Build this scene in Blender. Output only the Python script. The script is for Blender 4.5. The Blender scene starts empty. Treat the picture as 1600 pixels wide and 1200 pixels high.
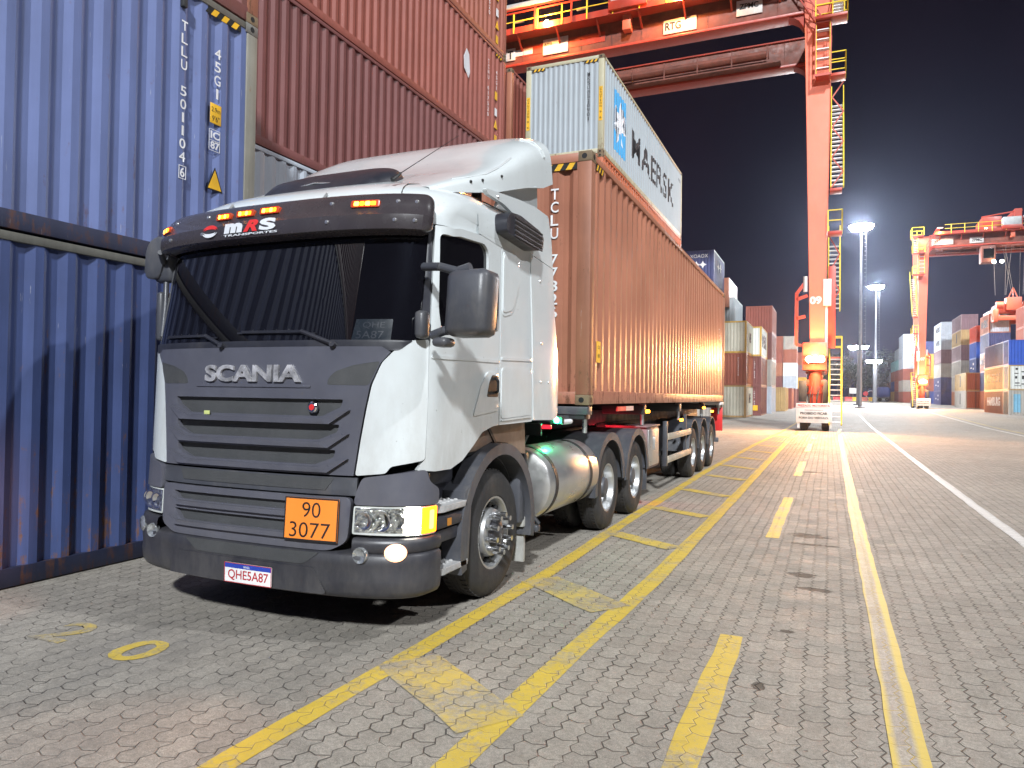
import bpy, bmesh, math, random
from mathutils import Vector, Matrix
from mathutils.geometry import tessellate_polygon
random.seed(7)
PI = math.pi; R = math.radians
sc = bpy.context.scene
col = sc.collection

# ------------------------------------------------------------------ camera
FPX, YAW, PITCH, ROLL, CH = 1130.56, 0.4126, 0.0146, 0.0154, 1.6303
cam = bpy.data.cameras.new('camera'); camo = bpy.data.objects.new('camera', cam); col.objects.link(camo)
cam.sensor_width = 36; cam.lens = FPX/1600*36; cam.clip_start = .05; cam.clip_end = 1500
_F = Vector((-math.sin(YAW)*math.cos(PITCH), math.cos(YAW)*math.cos(PITCH), math.sin(PITCH)))
_R0 = Vector((math.cos(YAW), math.sin(YAW), 0)); _U0 = _R0.cross(_F)
_Rr = _R0*math.cos(ROLL)+_U0*math.sin(ROLL); _Ur = -_R0*math.sin(ROLL)+_U0*math.cos(ROLL)
camo.matrix_world = Matrix(((_Rr.x,_Ur.x,-_F.x,0),(_Rr.y,_Ur.y,-_F.y,0),(_Rr.z,_Ur.z,-_F.z,CH),(0,0,0,1)))
sc.camera = camo

# ------------------------------------------------------------------ world, key floodlight, exposure
sc.view_settings.view_transform = 'Standard'; sc.view_settings.look = 'None'
sc.view_settings.exposure = 1.0; sc.view_settings.gamma = 1
w = bpy.data.worlds.new('World'); sc.world = w; w.use_nodes = True
nt = w.node_tree; nt.nodes.clear()
def wn(t, **k):
    n = nt.nodes.new(t)
    for a, b in k.items(): setattr(n, a, b)
    return n
tc = wn('ShaderNodeTexCoord'); sx = wn('ShaderNodeSeparateXYZ'); nt.links.new(tc.outputs['Generated'], sx.inputs[0])
rp = wn('ShaderNodeValToRGB'); nt.links.new(sx.outputs['Z'], rp.inputs[0])
e = rp.color_ramp.elements
e[0].position = 0; e[0].color = (.011,.011,.022,1); e[1].position = .42; e[1].color = (.0040,.0030,.0068,1)
x_ = rp.color_ramp.elements.new(.14); x_.color = (.0068,.0062,.0125,1)
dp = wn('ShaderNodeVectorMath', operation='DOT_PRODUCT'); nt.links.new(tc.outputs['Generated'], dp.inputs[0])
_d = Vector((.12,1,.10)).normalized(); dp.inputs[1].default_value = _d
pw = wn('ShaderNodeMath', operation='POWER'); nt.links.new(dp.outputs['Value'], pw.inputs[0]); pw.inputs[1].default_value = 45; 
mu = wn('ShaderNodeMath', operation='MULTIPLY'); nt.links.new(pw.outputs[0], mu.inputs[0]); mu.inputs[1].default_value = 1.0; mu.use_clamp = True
mx = wn('ShaderNodeMixRGB'); mx.blend_type = 'ADD'; nt.links.new(mu.outputs[0], mx.inputs[0]); nt.links.new(rp.outputs[0], mx.inputs[1]); mx.inputs[2].default_value = (.018,.021,.042,1)  # lamp glow round the masts painted into the sky colour
nz_ = wn('ShaderNodeTexNoise'); nt.links.new(tc.outputs['Generated'], nz_.inputs['Vector']); nz_.inputs['Scale'].default_value = 2.6; nz_.inputs['Detail'].default_value = 5
mr_ = wn('ShaderNodeMapRange'); nt.links.new(nz_.outputs[0], mr_.inputs[0]); mr_.inputs[1].default_value = .42; mr_.inputs[2].default_value = .72; mr_.inputs[3].default_value = 0; mr_.inputs[4].default_value = 1
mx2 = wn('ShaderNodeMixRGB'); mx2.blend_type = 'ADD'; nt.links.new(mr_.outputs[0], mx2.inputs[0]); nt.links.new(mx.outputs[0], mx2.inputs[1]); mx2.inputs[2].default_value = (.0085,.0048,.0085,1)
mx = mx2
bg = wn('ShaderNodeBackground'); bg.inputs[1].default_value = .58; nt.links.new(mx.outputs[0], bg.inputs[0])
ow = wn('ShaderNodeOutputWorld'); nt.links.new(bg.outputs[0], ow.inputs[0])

def light(name, kind, loc, energy, color, target=None, size=.3, cone=None, blend=.5, vec=None):
    L = bpy.data.lights.new(name, kind); o = bpy.data.objects.new(name, L); col.objects.link(o)
    L.energy = energy; L.color = color; o.location = loc
    if kind == 'SUN': L.angle = size
    else: L.shadow_soft_size = size
    if kind == 'SPOT': L.spot_size = cone or R(120); L.spot_blend = blend
    d = vec if vec is not None else (Vector(target)-Vector(loc) if target is not None else None)
    if d is not None: o.rotation_euler = Vector(d).to_track_quat('-Z', 'Y').to_euler()
    return o
WHITE = (.93,.97,1.0); WARM = (1,.40,.11)
light('yard_floodlight', 'SUN', (0,-30,30), 2.6, WHITE, vec=(-.42,1.02,-.80), size=R(3.5))
light('mast_floodlight', 'SPOT', (46,12,46), 46000, (.95,.97,1), target=(-3,14,2), size=.8, cone=R(75))

# ------------------------------------------------------------------ mesh helpers
class MB:
    def __init__(s): s.bm = bmesh.new()
    def box(s, x0,x1,y0,y1,z0,z1, bev=0, m=0, rot=None, piv=None):
        vs = [s.bm.verts.new((x,y,z)) for x in (x0,x1) for y in (y0,y1) for z in (z0,z1)]
        if rot is not None:
            p = Vector(piv or ((x0+x1)/2,(y0+y1)/2,(z0+z1)/2))
            for v in vs: v.co = rot @ (v.co-p)+p
        fs = [s.bm.faces.new([vs[i] for i in q]) for q in ((0,1,3,2),(4,6,7,5),(0,4,5,1),(2,3,7,6),(0,2,6,4),(1,5,7,3))]
        for f in fs: f.material_index = m
        if bev:
            es = list({e for f in fs for e in f.edges})
            bmesh.ops.bevel(s.bm, geom=es, offset=bev, segments=2, affect='EDGES', profile=.5)
        return s
    def tube(s, a, b, r, n=10, r2=None, cap=True, m=0):
        a = Vector(a); b = Vector(b); d = (b-a)
        if d.length < 1e-6: return s
        q = d.to_track_quat('Z','Y'); r2 = r if r2 is None else r2
        A = [s.bm.verts.new(a+q@Vector((r*math.cos(t),r*math.sin(t),0))) for t in [2*PI*i/n for i in range(n)]]
        B = [s.bm.verts.new(b+q@Vector((r2*math.cos(t),r2*math.sin(t),0))) for t in [2*PI*i/n for i in range(n)]]
        for i in range(n): s.bm.faces.new((A[i],A[(i+1)%n],B[(i+1)%n],B[i])).material_index = m
        if cap: s.bm.faces.new(A[::-1]).material_index = m; s.bm.faces.new(B).material_index = m
        return s
    def path(s, pts, r, n=8, m=0):
        for a, b in zip(pts[:-1], pts[1:]): s.tube(a, b, r, n, m=m)
        return s
    def bar(s, a, b, w, h=None, m=0):
        a = Vector(a); b = Vector(b); d = b-a; h = h or w
        q = d.to_track_quat('Z','Y'); L = d.length
        vs = [s.bm.verts.new(a+q@Vector((x*w/2,y*h/2,z*L))) for x in (-1,1) for y in (-1,1) for z in (0,1)]
        for f in ((0,1,3,2),(4,6,7,5),(0,4,5,1),(2,3,7,6),(0,2,6,4),(1,5,7,3)): s.bm.faces.new([vs[i] for i in f]).material_index = m
        return s
    def lathe(s, prof, c, axis='X', n=40, m=0, a0=0, a1=2*PI, ang=None):
        """prof: list of (r, t) with t along the axis"""
        c = Vector(c); full = abs(a1-a0-2*PI) < 1e-6; k = n if full else n+1
        rows = []
        for r, t in prof:
            row = []
            for i in range(k):
                a = a0+(a1-a0)*i/n; p = (t, r*math.cos(a), r*math.sin(a)) if axis=='X' else ((r*math.cos(a), t, r*math.sin(a)) if axis=='Y' else (r*math.cos(a), r*math.sin(a), t))
                row.append(s.bm.verts.new(c+Vector(p)))
            rows.append(row)
        for A, B in zip(rows[:-1], rows[1:]):
            for i in range(n):
                j = (i+1) % k
                s.bm.faces.new((A[i],A[j],B[j],B[i])).material_index = m
        return s
    def prism(s, poly, d0, d1, ax='X', bev=0, m=0):
        """poly in the plane perpendicular to ax: X->(y,z), Y->(x,z), Z->(x,y)"""
        def P(p, d): return (d,p[0],p[1]) if ax=='X' else ((p[0],d,p[1]) if ax=='Y' else (p[0],p[1],d))
        A = [s.bm.verts.new(P(p,d0)) for p in poly]; B = [s.bm.verts.new(P(p,d1)) for p in poly]; n = len(poly)
        fs = [s.bm.faces.new(A), s.bm.faces.new(B[::-1])]
        for i in range(n): fs.append(s.bm.faces.new((A[i],B[i],B[(i+1)%n],A[(i+1)%n])))
        for f in fs: f.material_index = m
        if bev:
            es = list({e for f in fs[:2] for e in f.edges})
            bmesh.ops.bevel(s.bm, geom=es, offset=bev, segments=2, affect='EDGES', profile=.5)
        return s
    def grid(s, rows, m=0, flip=False):
        V = [[s.bm.verts.new(p) for p in r] for r in rows]
        for A, B in zip(V[:-1], V[1:]):
            for i in range(len(A)-1):
                q = (A[i],A[i+1],B[i+1],B[i]); s.bm.faces.new(q[::-1] if flip else q).material_index = m
        return s
    def mesh(s, name, smooth=35, keepn=False):
        if not keepn: bmesh.ops.recalc_face_normals(s.bm, faces=s.bm.faces[:])
        me = bpy.data.meshes.new(name); s.bm.to_mesh(me); s.bm.free()
        if smooth and len(me.polygons):
            me.polygons.foreach_set('use_smooth', [True]*len(me.polygons)); me.set_sharp_from_angle(angle=R(smooth))
        return me
    def build(s, name, mat, parent=None, smooth=35, keepn=False, loc=None):
        return link(name, s.mesh(name, smooth, keepn), mat, parent, loc)
def link(name, me, mat, parent=None, loc=None):
    mats = mat if isinstance(mat, (list,tuple)) else [mat]
    if not me.materials:
        for x in mats: me.materials.append(x)
    o = bpy.data.objects.new(name, me); col.objects.link(o)
    if parent is not None: o.parent = parent
    if loc is not None: o.location = loc
    return o
def olink(name, me, mat, parent=None, loc=None):
    """shared mesh, material held by the object"""
    if not me.materials: me.materials.append(mat)
    o = bpy.data.objects.new(name, me); col.objects.link(o)
    o.material_slots[0].link = 'OBJECT'; o.material_slots[0].material = mat
    if parent is not None: o.parent = parent
    if loc is not None: o.location = loc
    return o
def thing(name, label, cat, loc=(0,0,0), rz=0, group=None):
    o = bpy.data.objects.new(name, None); col.objects.link(o); o.empty_display_size = .2
    o.location = loc; o.rotation_euler = (0,0,rz); o['label'] = label; o['category'] = cat
    if group: o['group'] = group
    return o
def tag(o, label, cat, group=None):
    o['label'] = label; o['category'] = cat
    if group: o['group'] = group
    return o

# ------------------------------------------------------------------ materials
class NT:
    def __init__(s, mat): s.t = mat.node_tree; s.n = s.t.nodes; s.L = s.t.links
    def new(s, t, **k):
        n = s.n.new(t)
        for a, b in k.items(): setattr(n, a, b)
        return n
    def put(s, sock, v):
        if isinstance(v, bpy.types.NodeSocket): s.L.new(v, sock)
        elif v is not None: sock.default_value = v
    def m(s, op, a, b=None, c=None, clamp=False):
        n = s.new('ShaderNodeMath', operation=op); n.use_clamp = clamp
        s.put(n.inputs[0], a)
        if b is not None: s.put(n.inputs[1], b)
        if c is not None: s.put(n.inputs[2], c)
        return n.outputs[0]
    def mix(s, f, a, b, mode='MIX'):
        n = s.new('ShaderNodeMixRGB'); n.blend_type = mode; s.put(n.inputs[0], f)
        s.put(n.inputs[1], a if not isinstance(a, tuple) else (*a[:3],1)); s.put(n.inputs[2], b if not isinstance(b, tuple) else (*b[:3],1)); return n.outputs[0]
    def noise(s, vec, scale, detail=3, rough=.55, dist=0):
        n = s.new('ShaderNodeTexNoise'); s.put(n.inputs['Vector'], vec); n.inputs['Scale'].default_value = scale
        n.inputs['Detail'].default_value = detail; n.inputs['Roughness'].default_value = rough; n.inputs['Distortion'].default_value = dist
        return n.outputs[0]
    def ramp(s, f, a, b, c0=0., c1=1.):
        n = s.new('ShaderNodeMapRange'); n.clamp = True; s.put(n.inputs[0], f)
        n.inputs[1].default_value = a; n.inputs[2].default_value = b; n.inputs[3].default_value = c0; n.inputs[4].default_value = c1
        return n.outputs[0]
    def scale(s, vec, v):
        n = s.new('ShaderNodeVectorMath', operation='MULTIPLY'); s.put(n.inputs[0], vec); n.inputs[1].default_value = v; return n.outputs[0]
    def add(s, a, b):
        n = s.new('ShaderNodeVectorMath', operation='ADD'); s.put(n.inputs[0], a); s.put(n.inputs[1], b); return n.outputs[0]
def newmat(name):
    m = bpy.data.materials.new(name); m.use_nodes = True
    return m, NT(m), m.node_tree.nodes['Principled BSDF']
def pbr(name, c, rough=.5, metal=0, var=.12, bump=0, bscale=60, coat=0, scale=3, dirt=0, dirtc=(.05,.04,.03), spec=.5, trans=0):
    m, t, b = newmat(name)
    o = t.new('ShaderNodeTexCoord').outputs['Object']
    n1 = t.noise(o, scale, 4, .6)
    f = t.ramp(n1, .3, .7, 1-var, 1+var)
    cc = t.new('ShaderNodeVectorMath', operation='SCALE'); cc.inputs[0].default_value = c; t.L.new(f, cc.inputs['Scale'])
    out = cc.outputs[0]
    if dirt:
        d = t.ramp(t.noise(t.scale(o, (1.6,1.6,.6)), 3.2, 6, .7), .50, .74, 0, dirt)
        out = t.mix(d, out, dirtc)
    t.L.new(out, b.inputs['Base Color'])
    r = t.ramp(t.noise(o, scale*2.3, 3, .6), .3, .7, max(0, rough*.8), min(1, rough*1.25))
    t.L.new(r, b.inputs['Roughness']); b.inputs['Metallic'].default_value = metal
    b.inputs['Coat Weight'].default_value = coat; b.inputs['Coat Roughness'].default_value = .08
    b.inputs['Specular IOR Level'].default_value = spec
    if trans: b.inputs['Transmission Weight'].default_value = trans
    if bump:
        bp = t.new('ShaderNodeBump'); bp.inputs['Strength'].default_value = bump; bp.inputs['Distance'].default_value = .01
        t.L.new(t.noise(o, bscale, 3, .6), bp.inputs['Height']); t.L.new(bp.outputs[0], b.inputs['Normal'])
    return m
def emis(name, c, s):
    m, t, b = newmat(name); b.inputs['Base Color'].default_value = (*c,1); b.inputs['Emission Color'].default_value = (*c,1); b.inputs['Emission Strength'].default_value = s
    return m
def cont_mat(name, c, rust=.35, fade=.2, rustc=(.16,.065,.03), rough=.55, low=.6):
    """weathered container paint: faded patches, vertical run marks, rust spots growing towards the bottom"""
    m, t, b = newmat(name)
    tcn = t.new('ShaderNodeTexCoord').outputs['Object']
    rnd = t.new('ShaderNodeObjectInfo').outputs['Random']
    cx = t.new('ShaderNodeCombineXYZ'); t.L.new(t.m('MULTIPLY', rnd, 37.), cx.inputs[0]); t.L.new(t.m('MULTIPLY', rnd, 13.), cx.inputs[1])
    o = t.add(tcn, cx.outputs[0])
    f1 = t.ramp(t.noise(o, .8, 5, .6), .3, .7, 1-fade, 1+fade)
    f2 = t.ramp(t.noise(t.scale(o, (5,5,.35)), 3, 4, .6), .3, .72, 1-.6*fade, 1+.5*fade)
    sc_ = t.new('ShaderNodeVectorMath', operation='SCALE'); sc_.inputs[0].default_value = c; t.L.new(t.m('MULTIPLY', f1, f2), sc_.inputs['Scale'])
    out = sc_.outputs[0]
    sep = t.new('ShaderNodeSeparateXYZ'); t.L.new(tcn, sep.inputs[0])
    lowm = t.ramp(sep.outputs['Z'], .0, low, .10, 0)
    streak = t.noise(t.scale(o, (7,7,.9)), 2.2, 6, .68)
    spots = t.noise(o, 9, 5, .7)
    r = t.m('ADD', t.m('ADD', t.m('MULTIPLY', streak, .6), t.m('MULTIPLY', spots, .4)), lowm)
    r = t.ramp(r, .60, .68, 0, min(1, rust*2.2))
    rc = t.mix(t.noise(o, 22, 3), rustc, (rustc[0]*.45, rustc[1]*.4, rustc[2]*.4))
    out = t.mix(r, out, rc)
    sl = t.ramp(t.noise(t.scale(o, (16,16,1.2)), 3, 3, .7), .70, .74, 0, .35)
    out = t.mix(sl, out, (.55,.55,.55))
    t.L.new(out, b.inputs['Base Color'])
    t.L.new(t.ramp(r, 0, 1, rough, .85), b.inputs['Roughness'])
    bp = t.new('ShaderNodeBump'); bp.inputs['Strength'].default_value = .35; bp.inputs['Distance'].default_value = .02
    hgt = t.m('ADD', t.m('MULTIPLY', t.noise(o, 1.6, 3, .5), .9), t.m('MULTIPLY', t.noise(o, 30, 2, .5), .06))
    t.L.new(hgt, bp.inputs['Height']); t.L.new(bp.outputs[0], b.inputs['Normal'])
    return m

white_paint = pbr('cab_white_paint', (.60,.64,.65), .20, coat=.6, var=.03, dirt=.10, dirtc=(.40,.38,.34), scale=1.5)
def grime(mat, c, z0, z1, amt, spots=.0):
    t = NT(mat); b = mat.node_tree.nodes['Principled BSDF']; src = b.inputs['Base Color'].links[0].from_socket
    o = t.new('ShaderNodeTexCoord').outputs['Object']; sp = t.new('ShaderNodeSeparateXYZ'); t.L.new(o, sp.inputs[0])
    k = t.m('MULTIPLY', t.ramp(sp.outputs['Z'], z0, z1, amt, 0), t.ramp(t.noise(t.scale(o, (3,3,1.2)), 2.4, 6, .7), .34, .66, .15, 1))
    out = t.mix(k, src, c)
    if spots:
        q = t.ramp(t.noise(o, 38, 2, .6), .735, .76, 0, spots); out = t.mix(q, out, (.10,.09,.075))
    t.L.new(out, b.inputs['Base Color'])
grime(white_paint, (.27,.23,.19), 1.0, 2.1, .36, .55)
grey_plastic = pbr('grey_plastic', (.078,.080,.102), .34, var=.12, bump=.05, bscale=250, dirt=.18, dirtc=(.12,.12,.13))
dark_plastic = pbr('dark_plastic', (.020,.021,.029), .42, var=.2, bump=.05, bscale=200, dirt=.30, dirtc=(.09,.085,.08))
black = pbr('black_void', (.008,.008,.009), .6)
mesh_grey = pbr('grille_mesh', (.050,.052,.055), .6, bump=.5, bscale=420, dirt=.25, dirtc=(.10,.10,.10))
rubber = pbr('tyre_rubber', (.024,.023,.024), .75, var=.25, bump=.2, bscale=80, dirt=.5, dirtc=(.085,.075,.065))
steel = pbr('bright_steel', (.62,.62,.62), .30, metal=.9, var=.1, dirt=.15, dirtc=(.2,.18,.15))
rim_paint = pbr('rim_silver', (.50,.51,.52), .34, metal=.75, var=.12, dirt=.35, dirtc=(.16,.13,.10))
alu = pbr('tank_aluminium', (.62,.62,.61), .33, metal=.85, var=.06, bump=.05, bscale=8, dirt=.15, dirtc=(.3,.27,.24))
grime(grey_plastic, (.17,.16,.15), .3, 1.9, .30, .5); grime(dark_plastic, (.14,.13,.12), .2, .9, .40, .4)
chassis = pbr('chassis_black', (.020,.021,.024), .55, var=.3, bump=.2, bscale=30, dirt=.5, dirtc=(.07,.055,.045))
fender_grey = pbr('fender_grey', (.060,.063,.074), .40, var=.2, bump=.08, bscale=90, dirt=.5, dirtc=(.15,.14,.13))
step_grey = pbr('step_grey', (.36,.36,.36), .6, var=.2, bump=.5, bscale=60, dirt=.4, dirtc=(.15,.14,.13))
chrome = pbr('chrome', (.75,.76,.78), .12, metal=1, var=.05)
letter_metal = pbr('letter_metal', (.52,.51,.52), .32, metal=.55, var=.55, scale=14, bump=.6, bscale=9)
tint = pbr('tinted_windscreen', (.004,.004,.006), .015, var=0, spec=.45)
tint_side = pbr('tinted_side_glass', (.005,.005,.006), .05, var=0, spec=.6)
lens = pbr('lens_clear', (.45,.47,.48), .06, metal=.7, var=.5, scale=28)
lens_frost = pbr('lens_frame', (.5,.52,.5), .18, var=.2)
mud = pbr('mud_flap', (.38,.38,.36), .7, dirt=.5)
brownplate = pbr('splash_guard', (.17,.12,.09), .55, dirt=.5, dirtc=(.3,.24,.19))
box_red_lit = pbr('trailer_box', (.19,.13,.13), .5, var=.2, dirt=.4)  # dark box colour tinted with the red lamp glow falling on it
rail_alu = pbr('guard_rail_alu', (.62,.55,.45), .35, metal=.5)
orange_plate = pbr('hazard_plate_orange', (.85,.24,.03), .45, var=.04)
ink = pbr('black_ink', (.012,.012,.012), .5)
plate_white = pbr('number_plate_white', (.72,.72,.72), .4, dirt=.25, dirtc=(.4,.3,.25))
plate_red = pbr('number_plate_red', (.40,.03,.04), .4)
plate_blue = pbr('number_plate_blue', (.02,.05,.35), .4)
vis_red = pbr('decal_red', (.62,.03,.03), .4, var=.05)
vis_white = pbr('decal_white', (.62,.64,.68), .4, var=.05)
yellow_stk = pbr('yellow_sticker', (.75,.42,.02), .5, dirt=.3)
white_letter = pbr('white_lettering', (.70,.70,.72), .5, dirt=.2, dirtc=(.35,.3,.3))
black_letter = pbr('black_lettering', (.045,.045,.05), .5, dirt=.15, dirtc=(.15,.13,.13))
amber = emis('amber_led', (1,.17,.004), 4.2); amber_hot = emis('amber_led_core', (1,.36,.03), 8)
headglow = emis('headlight_lit', (1,.93,.78), 30); fogglow = emis('fog_lit', (1,.70,.46), 5)
fogrim = emis('fog_lit_rim', (1,.52,.28), 1.1); green_led = emis('green_led', (.03,1,.35), 30); red_led = emis('red_led', (1,.01,.02), 2.2); amber_small = emis('amber_marker', (1,.30,.02), 7)
flood = emis('floodlight_lit', (1,.99,.96), 90); sodium = emis('sodium_lit', (1,.60,.22), 70); sodium_hot = emis('sodium_hot', (1,.78,.45), 320)
C = {}
for k, v in dict(blue=((.108,.142,.300),.22,.12), darkblue=((.030,.060,.22),.3,.2), navy=((.05,.06,.16),.3,.2), red=((.265,.078,.058),.16,.12), maroon=((.165,.058,.055),.16,.12),
    brick=((.30,.095,.062),.15,.10), orange=((.42,.115,.05),.35,.12), tan=((.35,.145,.092),.5,.16), silver=((.40,.44,.50),.2,.12), grey=((.34,.39,.425),.10,.06), cream=((.50,.50,.42),.5,.12),
    white=((.60,.62,.60),.3,.1), yellow=((.52,.33,.06),.3,.15), ochre=((.40,.27,.12),.3,.15), teal=((.20,.40,.42),.2,.15), purple=((.20,.12,.14),.3,.15),
    brightblue=((.02,.08,.42),.2,.12), vivid=((.62,.06,.02),.15,.1), stone=((.34,.32,.29),.35,.15)).items(): C[k] = cont_mat('paint_'+k, v[0], v[1], v[2], rough=.36 if k == 'tan' else .55)
C['railnavy'] = cont_mat('paint_rail_navy', (.022,.028,.062), .30, .2)
C['railolive'] = cont_mat('paint_rail_olive', (.115,.115,.10), .6, .25, rustc=(.26,.13,.05))
C['tanpost'] = cont_mat('paint_tan_post', (.30,.125,.075), 1.0, .25, rustc=(.13,.075,.035))
C['oldpost'] = cont_mat('paint_old_post', (.20,.19,.16), 1.0, .25, rustc=(.26,.13,.05))
C['creampost'] = cont_mat('paint_cream_post', (.42,.40,.28), .35, .1)
C['bluedeep'] = cont_mat('paint_blue_deep', (.040,.062,.165), .42, .22, rustc=(.20,.10,.06), low=1.4)  # deeper blue with more rust, for the ground tier
casting = pbr('corner_casting', (.17,.12,.07), .7, var=.35, bump=.4, bscale=25, dirt=.4)
casting2 = pbr('corner_casting_grey', (.14,.14,.13), .7, var=.35, bump=.4, bscale=25, dirt=.5, dirtc=(.13,.06,.03))

# ------------------------------------------------------------------ text
def text_mesh(s, wd, ht, bold=0., track=1.0, shear=0.):
    cu = bpy.data.curves.new('t', 'FONT'); cu.body = s; cu.offset = bold; cu.space_character = track; cu.shear = shear; cu.fill_mode = 'FRONT'; cu.resolution_u = 4
    o = bpy.data.objects.new('t', cu); col.objects.link(o)
    me = bpy.data.meshes.new_from_object(o.evaluated_get(bpy.context.evaluated_depsgraph_get()))
    bpy.data.objects.remove(o); bpy.data.curves.remove(cu)
    xs = [v.co.x for v in me.vertices]; ys = [v.co.y for v in me.vertices]
    x0, x1, y0, y1 = min(xs), max(xs), min(ys), max(ys)
    for v in me.vertices:
        v.co.x = (v.co.x-x0)/(x1-x0)*wd if wd else (v.co.x-x0)*ht/(y1-y0)
        v.co.y = (v.co.y-y0)/(y1-y0)*ht
    return me
def text_bm(s, wd, ht, bold=0., track=1., cuts=(), zcuts=(), shear=0.):
    bm = bmesh.new(); me = text_mesh(s, wd, ht, bold, track, shear); bm.from_mesh(me); bpy.data.meshes.remove(me)
    for c in cuts: bmesh.ops.bisect_plane(bm, geom=bm.verts[:]+bm.edges[:]+bm.faces[:], plane_co=(c,0,0), plane_no=(1,0,0))
    for c in zcuts: bmesh.ops.bisect_plane(bm, geom=bm.verts[:]+bm.edges[:]+bm.faces[:], plane_co=(0,c,0), plane_no=(0,1,0))
    return bm
def put_text(s, fn, wd, ht, mat, parent, name='lettering', bold=0., track=1., thick=.004, cuts=(), zcuts=(), shear=0.):
    """fn(a,b,off)->point; a,b inside the text box"""
    bm = text_bm(s, wd, ht, bold, track, cuts, zcuts, shear)
    r = bmesh.ops.extrude_face_region(bm, geom=bm.faces[:]); top = {v for v in r['geom'] if isinstance(v, bmesh.types.BMVert)}
    for v in bm.verts: v.co = Vector(fn(v.co.x, v.co.y, thick if v in top else .0005))
    o = MB(); o.bm.free(); o.bm = bm
    return o.build(name, mat, parent, smooth=30)
def flat(o, ux, uy, un):
    o, ux, uy, un = map(Vector, (o,ux,uy,un))
    return lambda a, b, off=0: o+ux*a+uy*b+un*off
def stack_text(s, fn, cw, ch, pitch, mat, parent, name='lettering', bold=.01):
    """characters one under another, starting at b=0 going down; one mesh"""
    allbm = bmesh.new()
    for i, c in enumerate(s):
        if c == ' ': continue
        w_ = cw*(.35 if c in '1I' else 1)
        bm = text_bm(c, w_, ch, bold)
        for v in bm.verts: v.co = Vector(fn(v.co.x+(cw-w_)/2, v.co.y-(i+1)*pitch, .004))
        me = bpy.data.meshes.new('x'); bm.to_mesh(me); bm.free(); allbm.from_mesh(me); bpy.data.meshes.remove(me)
    o = MB(); o.bm.free(); o.bm = allbm
    return o.build(name, mat, parent, smooth=0)

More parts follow.
